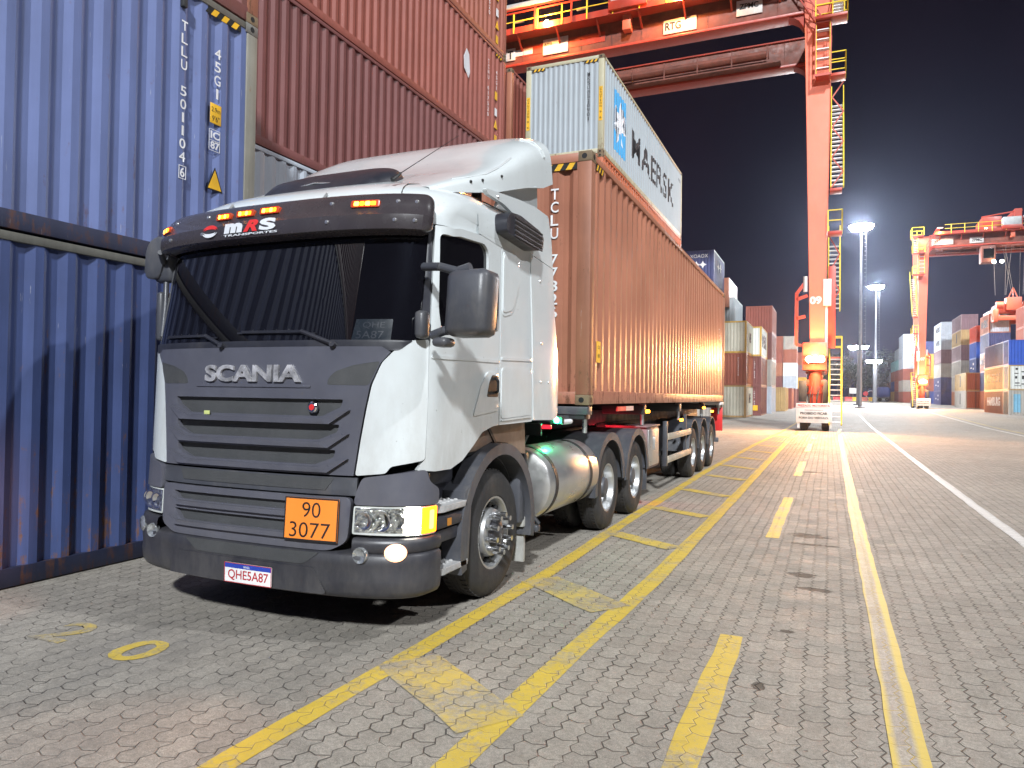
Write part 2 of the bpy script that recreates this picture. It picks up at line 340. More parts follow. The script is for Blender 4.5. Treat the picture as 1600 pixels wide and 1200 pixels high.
# ------------------------------------------------------------------ ground
def gz(y): return max(0, .0088*(y-52)) if y < 400 else .0088*348
def paver_nodes(t):
    """interlocking zig-zag pavers: returns colour, height, joint mask, position"""
    pos = t.new('ShaderNodeNewGeometry').outputs['Position']
    nz = t.new('ShaderNodeTexNoise'); t.L.new(pos, nz.inputs['Vector']); nz.inputs['Scale'].default_value = 1.4; nz.inputs['Detail'].default_value = 3
    off = t.scale(t.add(nz.outputs['Color'], (-.5,-.5,-.5)), (.05,.05,0))
    p2 = t.add(pos, off)
    sp = t.new('ShaderNodeSeparateXYZ'); t.L.new(p2, sp.inputs[0]); X, Y = sp.outputs[0], sp.outputs[1]
    WX, LY = .120, .205
    def tri(v, per, amp): return t.m('MULTIPLY', t.m('SUBTRACT', t.m('PINGPONG', t.m('DIVIDE', v, per), .5), .25), amp*4)
    xw = t.m('DIVIDE', t.m('ADD', X, tri(Y, LY/2, .013)), WX)
    ci = t.m('FLOOR', xw); fx = t.m('FRACT', xw)
    stag = t.m('MULTIPLY', t.m('MODULO', t.m('ABSOLUTE', ci), 2), .5)
    yw = t.m('ADD', t.m('DIVIDE', t.m('ADD', Y, tri(X, WX, .012)), LY), stag)
    ri = t.m('FLOOR', yw); fy = t.m('FRACT', yw)
    dx = t.m('MULTIPLY', t.m('SUBTRACT', .5, t.m('ABSOLUTE', t.m('SUBTRACT', fx, .5))), WX)
    dy = t.m('MULTIPLY', t.m('SUBTRACT', .5, t.m('ABSOLUTE', t.m('SUBTRACT', fy, .5))), LY)
    d = t.m('MINIMUM', dx, dy)
    jn = t.noise(pos, 9, 3, .6)
    jw = t.ramp(t.noise(pos, 3.1, 3, .6), .35, .70, .0018, .0078)
    joint = t.m('SUBTRACT', 1, t.m('SMOOTH_MIN', 1, t.m('DIVIDE', d, jw), .3), clamp=True)
    joint = t.m('MULTIPLY', joint, t.ramp(jn, .28, .46, .25, 1))
    # sand packed into the joints where trucks park (left of the yellow line)
    pk = t.m('MULTIPLY', t.ramp(t.m('ADD', X, t.m('MULTIPLY', t.noise(pos, 1.1, 3), .9)), -2.35, -1.7, .72, 0), t.ramp(t.noise(pos, 1.7, 4, .65), .40, .56, 1, .35))
    joint = t.m('MULTIPLY', joint, t.m('SUBTRACT', 1, pk))
    cc = t.new('ShaderNodeCombineXYZ'); t.L.new(ci, cc.inputs[0]); t.L.new(ri, cc.inputs[1])
    wn_ = t.new('ShaderNodeTexWhiteNoise'); t.L.new(cc.outputs[0], wn_.inputs['Vector'])
    base = t.ramp(wn_.outputs['Value'], 0, 1, .90, 1.08)
    big = t.ramp(t.noise(pos, .35, 5, .6), .3, .7, .86, 1.12)
    fine = t.m('MULTIPLY', t.ramp(t.noise(pos, 150, 2, .7), .25, .75, .66, 1.30), t.ramp(t.noise(pos, 48, 3, .75), .3, .7, .74, 1.24))
    med = t.ramp(t.noise(pos, 11, 5, .75), .3, .7, .80, 1.16)
    k = t.m('MULTIPLY', t.m('MULTIPLY', base, big), t.m('MULTIPLY', fine, med))
    s_ = t.new('ShaderNodeVectorMath', operation='SCALE'); s_.inputs[0].default_value = (.282,.258,.222); t.L.new(k, s_.inputs['Scale'])
    colr = s_.outputs[0]
    oil = t.ramp(t.noise(t.scale(pos, (1.6,.7,1)), 1.1, 5, .65), .60, .74, 0, .35)
    colr = t.mix(oil, colr, (.085,.078,.072))
    # rubber and oil darkening along the wheel paths of the lane
    spx = t.new('ShaderNodeSeparateXYZ'); t.L.new(pos, spx.inputs[0])
    track = t.m('MULTIPLY', t.ramp(t.m('ABSOLUTE', t.m('SUBTRACT', spx.outputs[0], -3.6)), .4, 1.7, .55, 0), t.ramp(t.noise(t.scale(pos, (2.2,.5,1)), 1.5, 4, .6), .38, .66, 0, .55))
    colr = t.mix(track, colr, (.10,.097,.095))
    chips = t.ramp(t.noise(pos, 4.3, 4, .6), .71, .735, 0, .75)
    colr = t.mix(chips, colr, (.045,.04,.036))
    colr = t.mix(t.m('MULTIPLY', joint, .82), colr, (.030,.025,.020))
    spk = t.ramp(t.noise(pos, 70, 2, .8), .68, .74, 0, .5)
    colr = t.mix(spk, colr, (.34,.32,.29))
    h = t.m('SUBTRACT', t.m('ADD', t.m('MULTIPLY', t.noise(pos, 150, 2, .7), .22), t.m('MULTIPLY', t.noise(pos, 5, 3, .6), .55)), t.m('ADD', joint, t.m('MULTIPLY', chips, .6)))
    return colr, h, joint, pos
def ground_mat():
    m, t, b = newmat('interlocking_pavers')
    c, h, j, pos = paver_nodes(t)
    sp = t.new('ShaderNodeSeparateXYZ'); t.L.new(pos, sp.inputs[0])
    # broken, sunken pavers in the middle of the lane
    wob = t.noise(t.scale(pos, (1,1,1)), 9, 4, .7)
    for (x, y, rx, ry) in ((-.20,9.35,.26,.16),(-.22,7.25,.13,.10),(-.10,6.75,.16,.08),(-.15,8.8,.30,.06),(-.25,5.45,.05,.04),(-.35,4.35,.04,.06),(-.3,17.5,.3,.18)):
        dx = t.m('DIVIDE', t.m('SUBTRACT', sp.outputs[0], x), rx); dy = t.m('DIVIDE', t.m('SUBTRACT', sp.outputs[1], y), ry)
        d = t.m('ADD', t.m('ADD', t.m('MULTIPLY', dx, dx), t.m('MULTIPLY', dy, dy)), t.m('MULTIPLY', t.m('SUBTRACT', wob, .5), 4))
        k = t.ramp(d, .55, .9, .85, 0)
        c = t.mix(k, c, (.052,.042,.032)); h = t.m('SUBTRACT', h, k)
    t.L.new(c, b.inputs['Base Color'])
    t.L.new(t.ramp(t.noise(pos, 3, 4, .6), .3, .7, .62, .85), b.inputs['Roughness'])
    bp = t.new('ShaderNodeBump'); bp.inputs['Strength'].default_value = .9; bp.inputs['Distance'].default_value = .016
    t.L.new(h, bp.inputs['Height']); t.L.new(bp.outputs[0], b.inputs['Normal'])
    return m
def paint_mat(name, pc, wear=.5, edge=None):
    m, t, b = newmat(name)
    c, h, j, pos = paver_nodes(t)
    n = t.m('ADD', t.m('MULTIPLY', t.noise(pos, 2.2, 4, .65), .55), t.m('MULTIPLY', t.noise(pos, 26, 4, .75), .45))
    k = t.ramp(n, wear-.09, wear+.05, .10, .96)
    if edge:   # strip whose centre is worn off by tyres while both edges stay painted
        sp = t.new('ShaderNodeSeparateXYZ'); t.L.new(pos, sp.inputs[0])
        e_ = t.ramp(t.m('ABSOLUTE', t.m('SUBTRACT', t.m('ADD', sp.outputs[0], t.m('MULTIPLY', t.noise(pos, 1.2, 2), .03)), edge)), .030, .058, .0, 1)
        near = t.ramp(sp.outputs[1], 5.0, 14, 0, .8)
        keep = t.m('MAXIMUM', e_, near)
        jy = t.ramp(j, .35, .7, 0, .8)
        k = t.m('MULTIPLY', k, t.m('MAXIMUM', t.m('MAXIMUM', keep, jy), .03))
        k = t.m('MAXIMUM', k, t.m('MULTIPLY', t.m('SUBTRACT', 1, near), jy))
        pcol = t.mix(t.ramp(n, .4, .6, 0, .3), pc, (pc[0]*.7,pc[1]*.7,pc[2]*.7))
        c2 = t.mix(k, c, pcol)
    else:
        k = t.m('MULTIPLY', t.m('MULTIPLY', k, t.ramp(t.noise(pos, 60, 3, .8), .30, .42, .35, 1)), t.m('SUBTRACT', 1, t.m('MULTIPLY', j, .95)))
        pcol = t.mix(t.ramp(t.noise(pos, 7, 3), .35, .65, 0, .35), pc, (pc[0]*.72,pc[1]*.70,pc[2]*.7))
        c2 = t.mix(k, c, pcol)
    t.L.new(c2, b.inputs['Base Color']); b.inputs['Roughness'].default_value = .6
    bp = t.new('ShaderNodeBump'); bp.inputs['Strength'].default_value = .5; bp.inputs['Distance'].default_value = .010
    t.L.new(h, bp.inputs['Height']); t.L.new(bp.outputs[0], b.inputs['Normal'])
    return m
ys_ = [-40,-10,0,10,20,30,40,52]+[60+10*i for i in range(35)]+[700]
g = MB(); g.grid([[(x, y, gz(y)) for x in (-260,-60,-20,0,20,60,300)] for y in ys_])
go = g.build('paved_ground', ground_mat(), smooth=0); go['kind'] = 'structure'
YEL = (.56,.40,.045); WHI = (.60,.60,.58)
py_strong = paint_mat('yellow_line_paint', YEL, .455); py_mid = paint_mat('yellow_worn_paint', (.55,.40,.06), .49); py_faint = paint_mat('yellow_faded_paint', (.52,.38,.08), .525)
py_tram = paint_mat('yellow_tyre_worn_paint', (.58,.43,.07), .40, edge=.36); pw_ = paint_mat('white_line_paint', WHI, .42)
def strip(name, pts, wd, mat, z=.004, jag=.008, step=.35):
    """a painted strip along pts [(x,y)...] with slightly ragged edges, following the ground"""
    rows = []
    for (xa, ya), (xb, yb) in zip(pts[:-1], pts[1:]):
        n = max(1, int(math.hypot(xb-xa, yb-ya)/step)) if ya < 45 else max(1, int(abs(yb-ya)/8))
        d = Vector((xb-xa, yb-ya)).normalized(); nx, ny = -d.y, d.x
        for i in range(n+(1 if (xb,yb) == pts[-1] else 0)):
            x = xa+(xb-xa)*i/n; y = ya+(yb-ya)*i/n; a = wd/2+random.uniform(-jag,jag); b_ = wd/2+random.uniform(-jag,jag)
            rows.append([(x+nx*a, y+ny*a, gz(y)+z), (x-nx*b_, y-ny*b_, gz(y)+z)])
    m = MB(); m.grid(rows); o = m.build(name, mat, smooth=0, keepn=True); o['kind'] = 'structure'; return o
strip('yellow_lane_line', [(-2.39,-1),(-2.40,2.5),(-2.36,4.5),(-2.34,6.5),(-2.40,9),(-2.47,16),(-2.36,27),(-2.1,38),(-1.95,60)], .15, py_strong)
strip('yellow_lane_line', [(-1.50,-1),(-1.50,3),(-1.47,4.5),(-1.41,6.3),(-1.40,12.5),(-1.43,29),(-1.40,39.6)], .16, py_strong)
for i, (y0, y1) in enumerate([(3.78,3.28),(5.95,5.42),(8.35,7.9),(10.6,10.15),(12.95,12.4),(15.6,15.05),(18.1,17.5),(20.8,20.2),(23.6,23.0),(26.6,26.0),(29.8,29.2),(33.2,32.6)]):
    wdt = .38 if i < 2 else .26
    strip('yellow_rung_marking', [(-2.33,y0+.04),(-1.51,y1-.03)], wdt, py_faint if i in (0,1) else py_mid, .006, .012, .2)
for y0, y1 in [(1.2,-1),(5.18,3.1-.3),(12.8,9.0),(20.3,16.5),(28.3,24.4),(37,32.5)]:
    strip('yellow_dash_marking', [(-.59,y1),(-.59,y0)], .15, py_strong, .004)
strip('yellow_edge_line', [(.36,-1),(.36,5),(.36,8),(.36,12),(.41,21),(.50,40),(.6,44)], .155, py_tram)
strip('white_lane_line', [(2.10,2),(2.10,12),(2.13,20),(2.4,50),(2.75,80),(3.4,120),(4.2,160)], .15, pw_)
strip('white_lane_line', [(7.5,6),(8.3,30),(9.2,60),(10.6,100)], .13, pw_)
strip('yellow_lane_line', [(8.1,6),(8.9,30),(9.8,60),(11.2,100)], .12, py_mid)
# the worn parking number 20
for ch_, x0, y0, mt in (('2',-4.78,3.09,py_faint),('0',-4.07,3.05,py_mid)):
    bm = text_bm(ch_, .30, .36, .02)
    for v in bm.verts: v.co = Vector((x0+v.co.x+random.uniform(-.004,.004), y0+v.co.y, .004))
    o_ = MB(); o_.bm.free(); o_.bm = bm; q = o_.build('painted_number', mt, smooth=0, keepn=True); q['kind'] = 'structure'

# ------------------------------------------------------------------ containers
W_ = 2.438; PITCH_ = .278
def cdepth(u, p=PITCH_, d=.036):
    a = (u % p)/p
    if a < .26: return 0
    if a < .5: return -d*(a-.26)/.24
    if a < .76: return -d
    return -d*(1-(a-.76)/.24)
def cbreaks(u0, u1, p=PITCH_):
    r = [u0]; k = math.floor(u0/p)
    while True:
        for f in (0,.26,.5,.76):
            v = (k+f)*p
            if v >= u1-1e-4: return r+[u1]
            if v > u0+1e-4: r.append(v)
        k += 1
_cm = {}
def cont_meshes(L, H, ep=.25):
    key = (L, H, ep)
    if key in _cm: return _cm[key]
    hw = W_/2; M = {}
    # corner posts
    for nm, s, y0 in (('pR0',1,0),('pL0',-1,0),('pR1',1,L-.16),('pL1',-1,L-.16)):
        a = hw*s; m = MB()
        m.box(*sorted((a, a-.16*s)), y0, y0+.16, .118, H-.118, .008)
        M[nm] = m.mesh('corner_post')
    m = MB()
    for s in (1,-1):
        a = hw*s
        m.box(*sorted((a-.002*s, a-.05*s)), .16, L-.16, 0.012, .165, .004)
        m.box(*sorted((a-.05*s, a-.12*s)), .16, L-.16, 0.012, .03)
    for y in (0.003, L-.063): m.box(-hw+.16, hw-.16, y, y+.06, .012, .15, .004)
    M['rails'] = m.mesh('bottom_rails'); m = MB()
    for s in (1,-1): a = hw*s; m.box(*sorted((a-.002*s, a-.062*s)), .16, L-.16, H-.085, H-.012, .006)
    for y in (0.003, L-.063): m.box(-hw+.16, hw-.16, y, y+.06, H-.115, H-.012, .004)
    M['toprails'] = m.mesh('top_rails')
    M['cast'] = []
    for s in (1,-1):
        for y0 in (0, L-.178):
            for z0 in (0, H-.118):
                m = MB(); a = hw*s
                m.box(*sorted((a+.003*s, a-.162*s)), y0-.003, y0+.181, z0, z0+.118, .010)
                m.lathe([(.0,.0035*s),(.030,.0035*s),(.030,0)], (a+.0035*s, y0+.089, z0+.059), 'X', 14, 1)
                yy = -.004 if y0 == 0 else L+.004
                m.lathe([(0,yy),(.032,yy),(.032,yy*0+(0 if y0 == 0 else L))], (a-.085*s,0,z0+.059), 'Y', 14, 1)
                me = m.mesh('corner_casting'); me.materials.append(casting); me.materials.append(black); M['cast'].append(me)
    # side panels
    us = cbreaks(.16, L-.16)
    for s, nm in ((1,'sR'),(-1,'sL')):
        m = MB(); m.grid([[((hw-.012+cdepth(u))*s, u, z) for u in us] for z in (.165, H-.085)], flip=(s<0)); M[nm] = m.mesh('side_panel', 0, True)
    xs = cbreaks(-hw+.16, hw-.16, ep)
    m = MB(); m.grid([[(x, .012-cdepth(x,ep,.045 if ep > .2 else .022), z) for x in xs] for z in (.15, H-.115)]); M['end'] = m.mesh('end_panel', 0, True)
    xs = cbreaks(-hw+.16, hw-.16, .25); m = MB(); m.grid([[(x, L-.012+cdepth(x,.25,.045), z) for x in xs] for z in (.15, H-.115)], flip=True); M['end1'] = m.mesh('end_panel', 0, True)
    # doors: two leaves with shallow ribs, at the -y end
    m = MB()
    for s in (1,-1):
        m.box(*sorted((.012*s, (hw-.165)*s)), .012, .05, .155, H-.12, .006)
        for x in (.2,.42,.64,.86): m.box(*sorted((x*s,(x+.12)*s)), .004, .0125, .25, H-.22)
    M['doors'] = m.mesh('door_panel')
    m = MB()
    for s in (1,-1):
        for x in (.30,.92):
            m.tube((x*s,-.015,.06),(x*s,-.015,H-.05), .016, 8)
            for z in (.35, 1.1, 1.9, H-.4): m.box(x*s-.035, x*s+.035, -.02, .011, z-.03, z+.03)
            m.box(*sorted((x*s,(x-.26)*s)), -.028, -.014, 1.18, 1.21)
    M['bars'] = m.mesh('locking_bar')
    m = MB(); m.grid([[(x, y, H-.016-(.012 if i % 2 else 0)) for x in (-hw+.06, hw-.06)] for i, y in enumerate([.06+(L-.12)*j/60 for j in range(61)])], flip=True); 
    M['roof'] = m.mesh('roof_panel', 0, True)
    m = MB(); m.box(-hw+.05, hw-.05, .06, L-.06, .08, .16); M['floor'] = m.mesh('floor')
    _cm[key] = M; return M
def container(x, y, z, L, H, paint, label, group=None, post=None, rail=None, doors=False, rz=0, end=None, full=True, cast=None, ep=.25, toprail=None):
    """origin at the middle of the near (-Y) end, on the ground"""
    r = thing('shipping_container', label, 'shipping container', (x,y,z), rz, group)
    M = cont_meshes(L, H, ep); P = C[paint] if isinstance(paint, str) else paint
    po = C[post] if post else P; ra = C[rail] if rail else P; en = C[end] if end else P
    olink('bottom_rails', M['rails'], ra, r); olink('top_rails', M['toprails'], C[toprail] if toprail else ra, r)
    for k in ('pR0','pL0','pR1','pL1'): olink('corner_post', M[k], po, r)
    for me_ in M['cast']:
        q_ = link('corner_casting', me_, casting, r)
        if cast: q_.material_slots[0].link = 'OBJECT'; q_.material_slots[0].material = cast
    olink('side_panel', M['sR'], P, r); olink('side_panel', M['sL'], P, r)
    if doors:
        d = olink('door_panel', M['doors'], en, r); olink('locking_bar', M['bars'], po, d)
    else: olink('end_panel', M['end'], en, r)
    olink('end_panel', M['end1'], en, r); olink('roof_panel', M['roof'], P, r)
    if full: olink('underfloor', M['floor'], chassis, r)
    return r
HW = W_/2
def side_text(r, s, u0, z0, wd, ht, mat, name='lettering', bold=.02, left=False, z_up=True, shear=0.):
    """lettering laid on the corrugated long side. On the +x side it reads towards +y... from outside that runs right"""
    if not left:   # +x side seen from outside: +y is to the right
        fn = lambda a, b, off: (HW-.012+cdepth(u0+a)+off+.001, u0+a, z0+b)
        cuts = [c-u0 for c in cbreaks(u0, u0+wd) if u0 < c < u0+wd]
    else:          # -x side seen from outside: -y is to the right
        fn = lambda a, b, off: (-(HW-.012+cdepth(u0-a)+off+.001), u0-a, z0+b)
        cuts = [u0-c for c in cbreaks(u0-wd, u0) if u0-wd < c < u0]
    return put_text(s, fn, wd, ht, mat, r, name, bold, 1., .003, cuts, shear=shear)
def side_quad(r, u0, u1, z0, z1, mat, name, left=False, off=.003, poly=None):
    us = cbreaks(u0, u1); s = -1 if left else 1
    m = MB()
    if poly is None: m.grid([[((HW-.012+cdepth(u)+off)*s, u, z) for u in us] for z in (z0, z1)], flip=left)
    return m.build(name, mat, r, smooth=0, keepn=True)
def stripes(r, side, H, u0, u1, zt, name='hazard_stripes'):
    """yellow and black warning stripes below the top rail"""
    m = MB(); n = 7; w1 = (u1-u0)/n
    for i in range(n):
        a = u0+i*w1; q = [(a,zt-.075),(a+w1,zt-.075),(min(a+w1+.05,u1),zt),(min(a+.05,u1),zt)]
        if side == 'R': m.prism(q, HW-.0105, HW-.008, 'X', m=i % 2)
        else: m.prism(q, -.004, .0, 'Y', m=i % 2)
    return m.build(name, [ink, yellow_stk], r, smooth=0)
H9, H8, L40, L20 = 2.896, 2.591, 12.192, 6.058
XB = -6.045-HW       # centre of the near-left row
YB = 6.37-L40
g1 = 'blue containers along the left edge'
b1 = container(XB, YB, 0, L40, H9, 'bluedeep', 'scuffed dark blue container on the ground at the left beside the truck', g1, rail='railnavy', toprail='railolive', post='oldpost', cast=casting2)
b2 = container(XB, YB, H9, L40, H9, 'blue', 'blue container second up at the left with white number TLLU and rusty corner post', g1, post='oldpost', rail='railnavy', toprail='railolive', cast=casting2)
b3 = container(XB, YB, 2*H9, L40, H9, 'maroon', 'dark red container above the two blue ones, only its lower rail in view', None, post='tan')
for k in range(2): container(XB, YB-.35-L40, k*H9, L40, H9, 'bluedeep' if k == 0 else 'blue', 'blue container mirrored in the truck windscreen, %s' % ('on the ground behind the camera side' if k == 0 else 'upper one behind the camera side'), g1)
def up(y): return y-YB
# marks on the second blue one (its +x side)
stack_text('TLLU 501104', lambda a,b,off: (HW-.006, up(5.32)+a, 2.53+b), .075, .10, .134, white_letter, b2)
def boxed(r, fn, s, w_, h_, mat, name='lettering'):
    o = put_text(s, lambda a,b,off: fn(a+.018,b+.018,off), w_-.036, h_-.036, mat, r, name, .01, thick=.003)
    return o
boxed(b2, lambda a,b,off: (HW-.008+off, up(5.32)+a, .88+b), '6', .09, .135, white_letter)
m = MB()
for q in ((0,.006,0,.135),(.084,.09,0,.135),(.006,.084,0,.006),(.006,.084,.129,.135)): m.box(HW-.008, HW-.005, up(5.32)+q[0], up(5.32)+q[1], .88+q[2], .88+q[3])
m.build('lettering_box', white_letter, b2, smooth=0)
stack_text('45G1', lambda a,b,off: (HW-.006, up(5.755)+a, 2.44+b), .085, .11, .145, white_letter, b2)
m = MB(); m.box(HW-.012, HW-.006, up(5.71), up(5.86), 1.585, 1.80, .002); hl = m.build('height_sticker', yellow_stk, b2)
put_text('2.9m', flat((HW-.0055, up(5.725), 1.71),(0,1,0),(0,0,1),(1,0,0)), .12, .05, ink, hl, thick=.001)
put_text('9\'6"', flat((HW-.0055, up(5.735), 1.61),(0,1,0),(0,0,1),(1,0,0)), .10, .06, ink, hl, thick=.001)
put_text('IC', flat((HW-.007, up(5.72), 1.42),(0,1,0),(0,0,1),(1,0,0)), .12, .08, white_letter, b2, bold=.02)
put_text('87', flat((HW-.007, up(5.72), 1.31),(0,1,0),(0,0,1),(1,0,0)), .12, .08, white_letter, b2, bold=.02)
m = MB()
for q in ((.0,.15,.0,.005),(.0,.15,.225,.23),(.0,.15,.108,.113),(.0,.005,0,.23),(.145,.15,0,.23)): m.box(HW-.009, HW-.006, up(5.70)+q[0], up(5.70)+q[1], 1.29+q[2], 1.29+q[3])
m.build('lettering_box', white_letter, b2, smooth=0)
m = MB(); m.prism([(up(5.68),.87),(up(5.90),.87),(up(5.79),1.12)], HW-.012, HW-.0065, 'X'); tr_ = m.build('warning_triangle', ink, b2, smooth=0)
m = MB(); m.prism([(up(5.70),.883),(up(5.88),.883),(up(5.79),1.09)], HW-.007, HW-.005, 'X'); m.build('triangle_face', yellow_stk, tr_, smooth=0)
stripes(b2, 'R', H9, up(5.62), up(6.12), H9-.088)
m = MB(); m.box(HW-.02, HW+.03, up(5.30), up(5.36), 2.62, 2.74, .01); m.build('vent_cover', chassis, b2)
# scrawl on the red rail above
put_text('Min', lambda a,b,off: (HW+.0005+off, up(5.25)+a, .03+b), .5, .11, white_letter, b3, 'chalk_scrawl', -.01, thick=.001)
# second row: silver, dark red, bricks
XR = -8.872-HW; YR = 19.45-L40
container(XR, YR, 0, L40, H9, 'maroon', 'container on the ground behind the truck cab, hidden under the silver one')
r2 = container(XR, YR, H9, L40, H9, 'silver', 'silver grey container behind the truck roof with a blue patch, below the dark red one', post='silver')
r3 = container(XR, YR, 2*H9, L40, H9, 'maroon', 'dark red container directly above the truck roof, third tier of the back wall')
r4 = container(XR, YR, 3*H9, L40, H9, 'red', 'brick red container with a torn white sticker, fourth tier of the back wall')
r5 = container(XR, YR, 4*H9, L40, H9, 'brick', 'brick red container on the very top of the back wall, cut by the photo edge')
m = MB()
side_quad(r2, 1.9, 2.7, .4, 1.9, C['brightblue'], 'blue_paint_patch')
for rr_, yy in ((r4, 0), (r5, 0)):
    stack_text('TCNU 617520', lambda a,b,off: (HW-.006, L40-1.20+a, 2.45+b), .085, .11, .15, white_letter, rr_)
    stack_text('45G1', lambda a,b,off: (HW-.006, L40-.66+a, 2.35+b), .085, .11, .15, white_letter, rr_)
    for z0, z1, mt in ((1.45,1.68,yellow_stk),(.98,1.2,white_letter),(.08+.12,.42,yellow_stk)):
        m = MB(); m.box(HW-.012, HW-.004, L40-.70, L40-.56, z0, z1); m.build('sticker', mt, rr_, smooth=0)
    m = MB(); m.prism([(L40-.74,.62),(L40-.52,.62),(L40-.63,.86)], HW-.012, HW-.004, 'X'); m.build('warning_triangle', yellow_stk, rr_, smooth=0)
    stripes(rr_, 'R', H9, L40-.75, L40-.25, H9-.09)
m = MB(); m.prism([(L40-2.62,1.55),(L40-2.38,1.38),(L40-2.30,1.55),(L40-2.36,2.02),(L40-2.5,2.12),(L40-2.66,1.85)], HW-.012, HW-.003, 'X'); m.build('torn_sticker', vis_white, r4, smooth=0)
for k, pc in ((2,'maroon'),(3,'red')):
    container(XR-.05, 19.45+.55, k*H9, L40, H9, pc, 'dark red container beyond the back wall end, %s' % ('under the uppermost one' if k == 2 else 'level with the starred one'), post='tan')
for k in (0,1): container(XR-.05, 19.45+.55, k*H9, L40, H9, 'maroon', 'dark red container %s the second back wall stack, hidden behind the trailer' % ('at the foot of','second up in')[k])
# stack behind the trailer with the grey container on top
XM = -6.053-HW; YM = 20.13
for k in range(2): container(XM, YM, k*H9, L40, H9, 'tan', 'brown container %s the stack hidden by the trailer load' % ('at the bottom of','second up in')[k])
container(XM, YM, 2*H9, L40, H9, 'orange', 'bright orange container under the pale grey one, its corrugated top edge glowing', cast=casting)
mk = container(XM, YM, 3*H9-.005, L40, H9, 'grey', 'pale grey container topmost behind the trailer, blue square with white star, black name', post='creampost', rail='creampost', ep=.16)
side_quad(mk, 1.15, 2.68, .52, 2.38, pbr('logo_blue', (.07,.33,.62), .45, dirt=.1), 'logo_square')
def star_poly(cx, cy, r1, r2, n=7, rot=PI/2):
    return [(cx+(r1 if i % 2 == 0 else r2)*math.cos(rot+PI*i/n), cy+(r1 if i % 2 == 0 else r2)*math.sin(rot+PI*i/n)) for i in range(2*n)]
def side_poly(r, poly, mat, name, left=False, off=.006):
    bm = bmesh.new(); vs = [bm.verts.new((a,b,0)) for a,b in poly]; bm.faces.new(vs); bmesh.ops.triangulate(bm, faces=bm.faces[:])
    u0 = min(p[0] for p in poly); u1 = max(p[0] for p in poly)
    for c in cbreaks(u0,u1): bmesh.ops.bisect_plane(bm, geom=bm.verts[:]+bm.edges[:]+bm.faces[:], plane_co=(c,0,0), plane_no=(1,0,0))
    s = -1 if left else 1
    for v in bm.verts: v.co = Vector(((HW-.012+cdepth(v.co.x)+off)*s, v.co.x, v.co.y))
    o = MB(); o.bm.free(); o.bm = bm; return o.build(name, mat, r, smooth=0)
side_poly(mk, star_poly(1.92,1.46,.72,.25), vis_white, 'logo_star')
side_text(mk, 'MAERSK', 3.35, .92, 7.15, .98, black_letter, bold=.012)
put_text('MAEU 1', lambda a,b,off: (HW-.008+off, L40-.8+a, 2.35+b), .5, .13, black_letter, mk, thick=.002)
stack_text('MRSU8520901', lambda a,b,off: (.72+a, -.002, 2.45+b), .085, .105, .132, black_letter, mk)
for s in (-1,1):
    m = MB(); a = s*(HW-.08); m.box(a-.055, a+.055, -.006, .0, .95, 1.95); st = m.build('post_sticker', yellow_stk, mk, smooth=0)
    stack_text('CAUTION 9 6', lambda p,q,off,a=a: (a-.03+p, -.0085, 1.92+q), .055, .06, .083, ink, st)
stripes(mk, 'E', H9, -HW+.17, -HW+.62, H9-.12); stripes(mk, 'E', H9, HW-.62, HW-.17, H9-.12)
# ---- stacks further along the left and the rows on the right, built with fewer parts
_fm = {}
def far_meshes(L, H):
    if (L,H) in _fm: return _fm[(L,H)]
    m = MB(); hw = HW
    for s in (1,-1):
        for y0 in (0, L-.16): m.box(*sorted((hw*s,(hw-.16)*s)), y0, y0+.16, 0, H)
        m.box(*sorted((hw*s-.003*s,(hw-.06)*s)), .16, L-.16, .01, .15); m.box(*sorted((hw*s-.003*s,(hw-.06)*s)), .16, L-.16, H-.1, H-.01)
    for y0 in (.003, L-.063): m.box(-hw+.16,hw-.16,y0,y0+.06,.01,.15); m.box(-hw+.16,hw-.16,y0,y0+.06,H-.12,H-.01)
    fr = m.mesh('frame', 0)
    m = MB(); us = cbreaks(.16, L-.16)
    for s in (1,-1): m.grid([[((hw-.015+cdepth(u))*s, u, z) for u in us] for z in (.15,H-.1)], flip=(s<0))
    xs = cbreaks(-hw+.16, hw-.16, .25)
    m.grid([[(x, .014-cdepth(x,.25,.04), z) for x in xs] for z in (.15,H-.12)]); m.grid([[(x, L-.014, z) for x in (-hw+.16,hw-.16)] for z in (.15,H-.12)], flip=True)
    m.grid([[(x,y,H-.02) for x in (-hw+.05,hw-.05)] for y in (.05,L-.05)], flip=True)
    sh = m.mesh('panels', 0, True)
    _fm[(L,H)] = (fr, sh); return _fm[(L,H)]
def far(x, y, z, L, H, paint, label, group, post=None, doors=False, rz=0):
    r = thing('shipping_container', label, 'shipping container', (x,y,z), rz, group)
    fr, sh = far_meshes(L,H)
    olink('frame', fr, C[post or paint], r); olink('corrugated_panels', sh, C[paint], r)
    if doors:
        M = cont_meshes(L,H); olink('locking_bar', M['bars'], C['stone'], r)
    return r
def wide_mark(r, L, H, text, wd, ht, mat, left=False, zc=.55):
    if text == '#':   # small unreadable white marks
        for u, z, a, b_ in ((.35,.62,.9,.35),(.35,.34,.7,.28),(.62,.42,1.3,.22)): side_quad(r, L*u, L*u+a, H*z, H*z+b_, mat, 'white_mark', left=left)
        return
    u = (L-wd)/2 if not left else (L+wd)/2
    side_text(r, text, u, H*zc-ht/2, wd, ht, mat, bold=.05, left=left)
gl = 'container stacks down the left side'; gr = 'container stacks down the right side'
X1 = -6.04-HW
o_ = far(X1, 60.5, 0.07, L20, H8, 'cream', 'pale cream container on the ground just past the trailer rear', gl, post='ochre'); wide_mark(o_, L20, H8, 'ME', 1.5, .8, black_letter, zc=.6)
far(X1, 60.5, .07+H8, L20, H8, 'brick', 'brick red container between two cream ones past the trailer rear', gl)
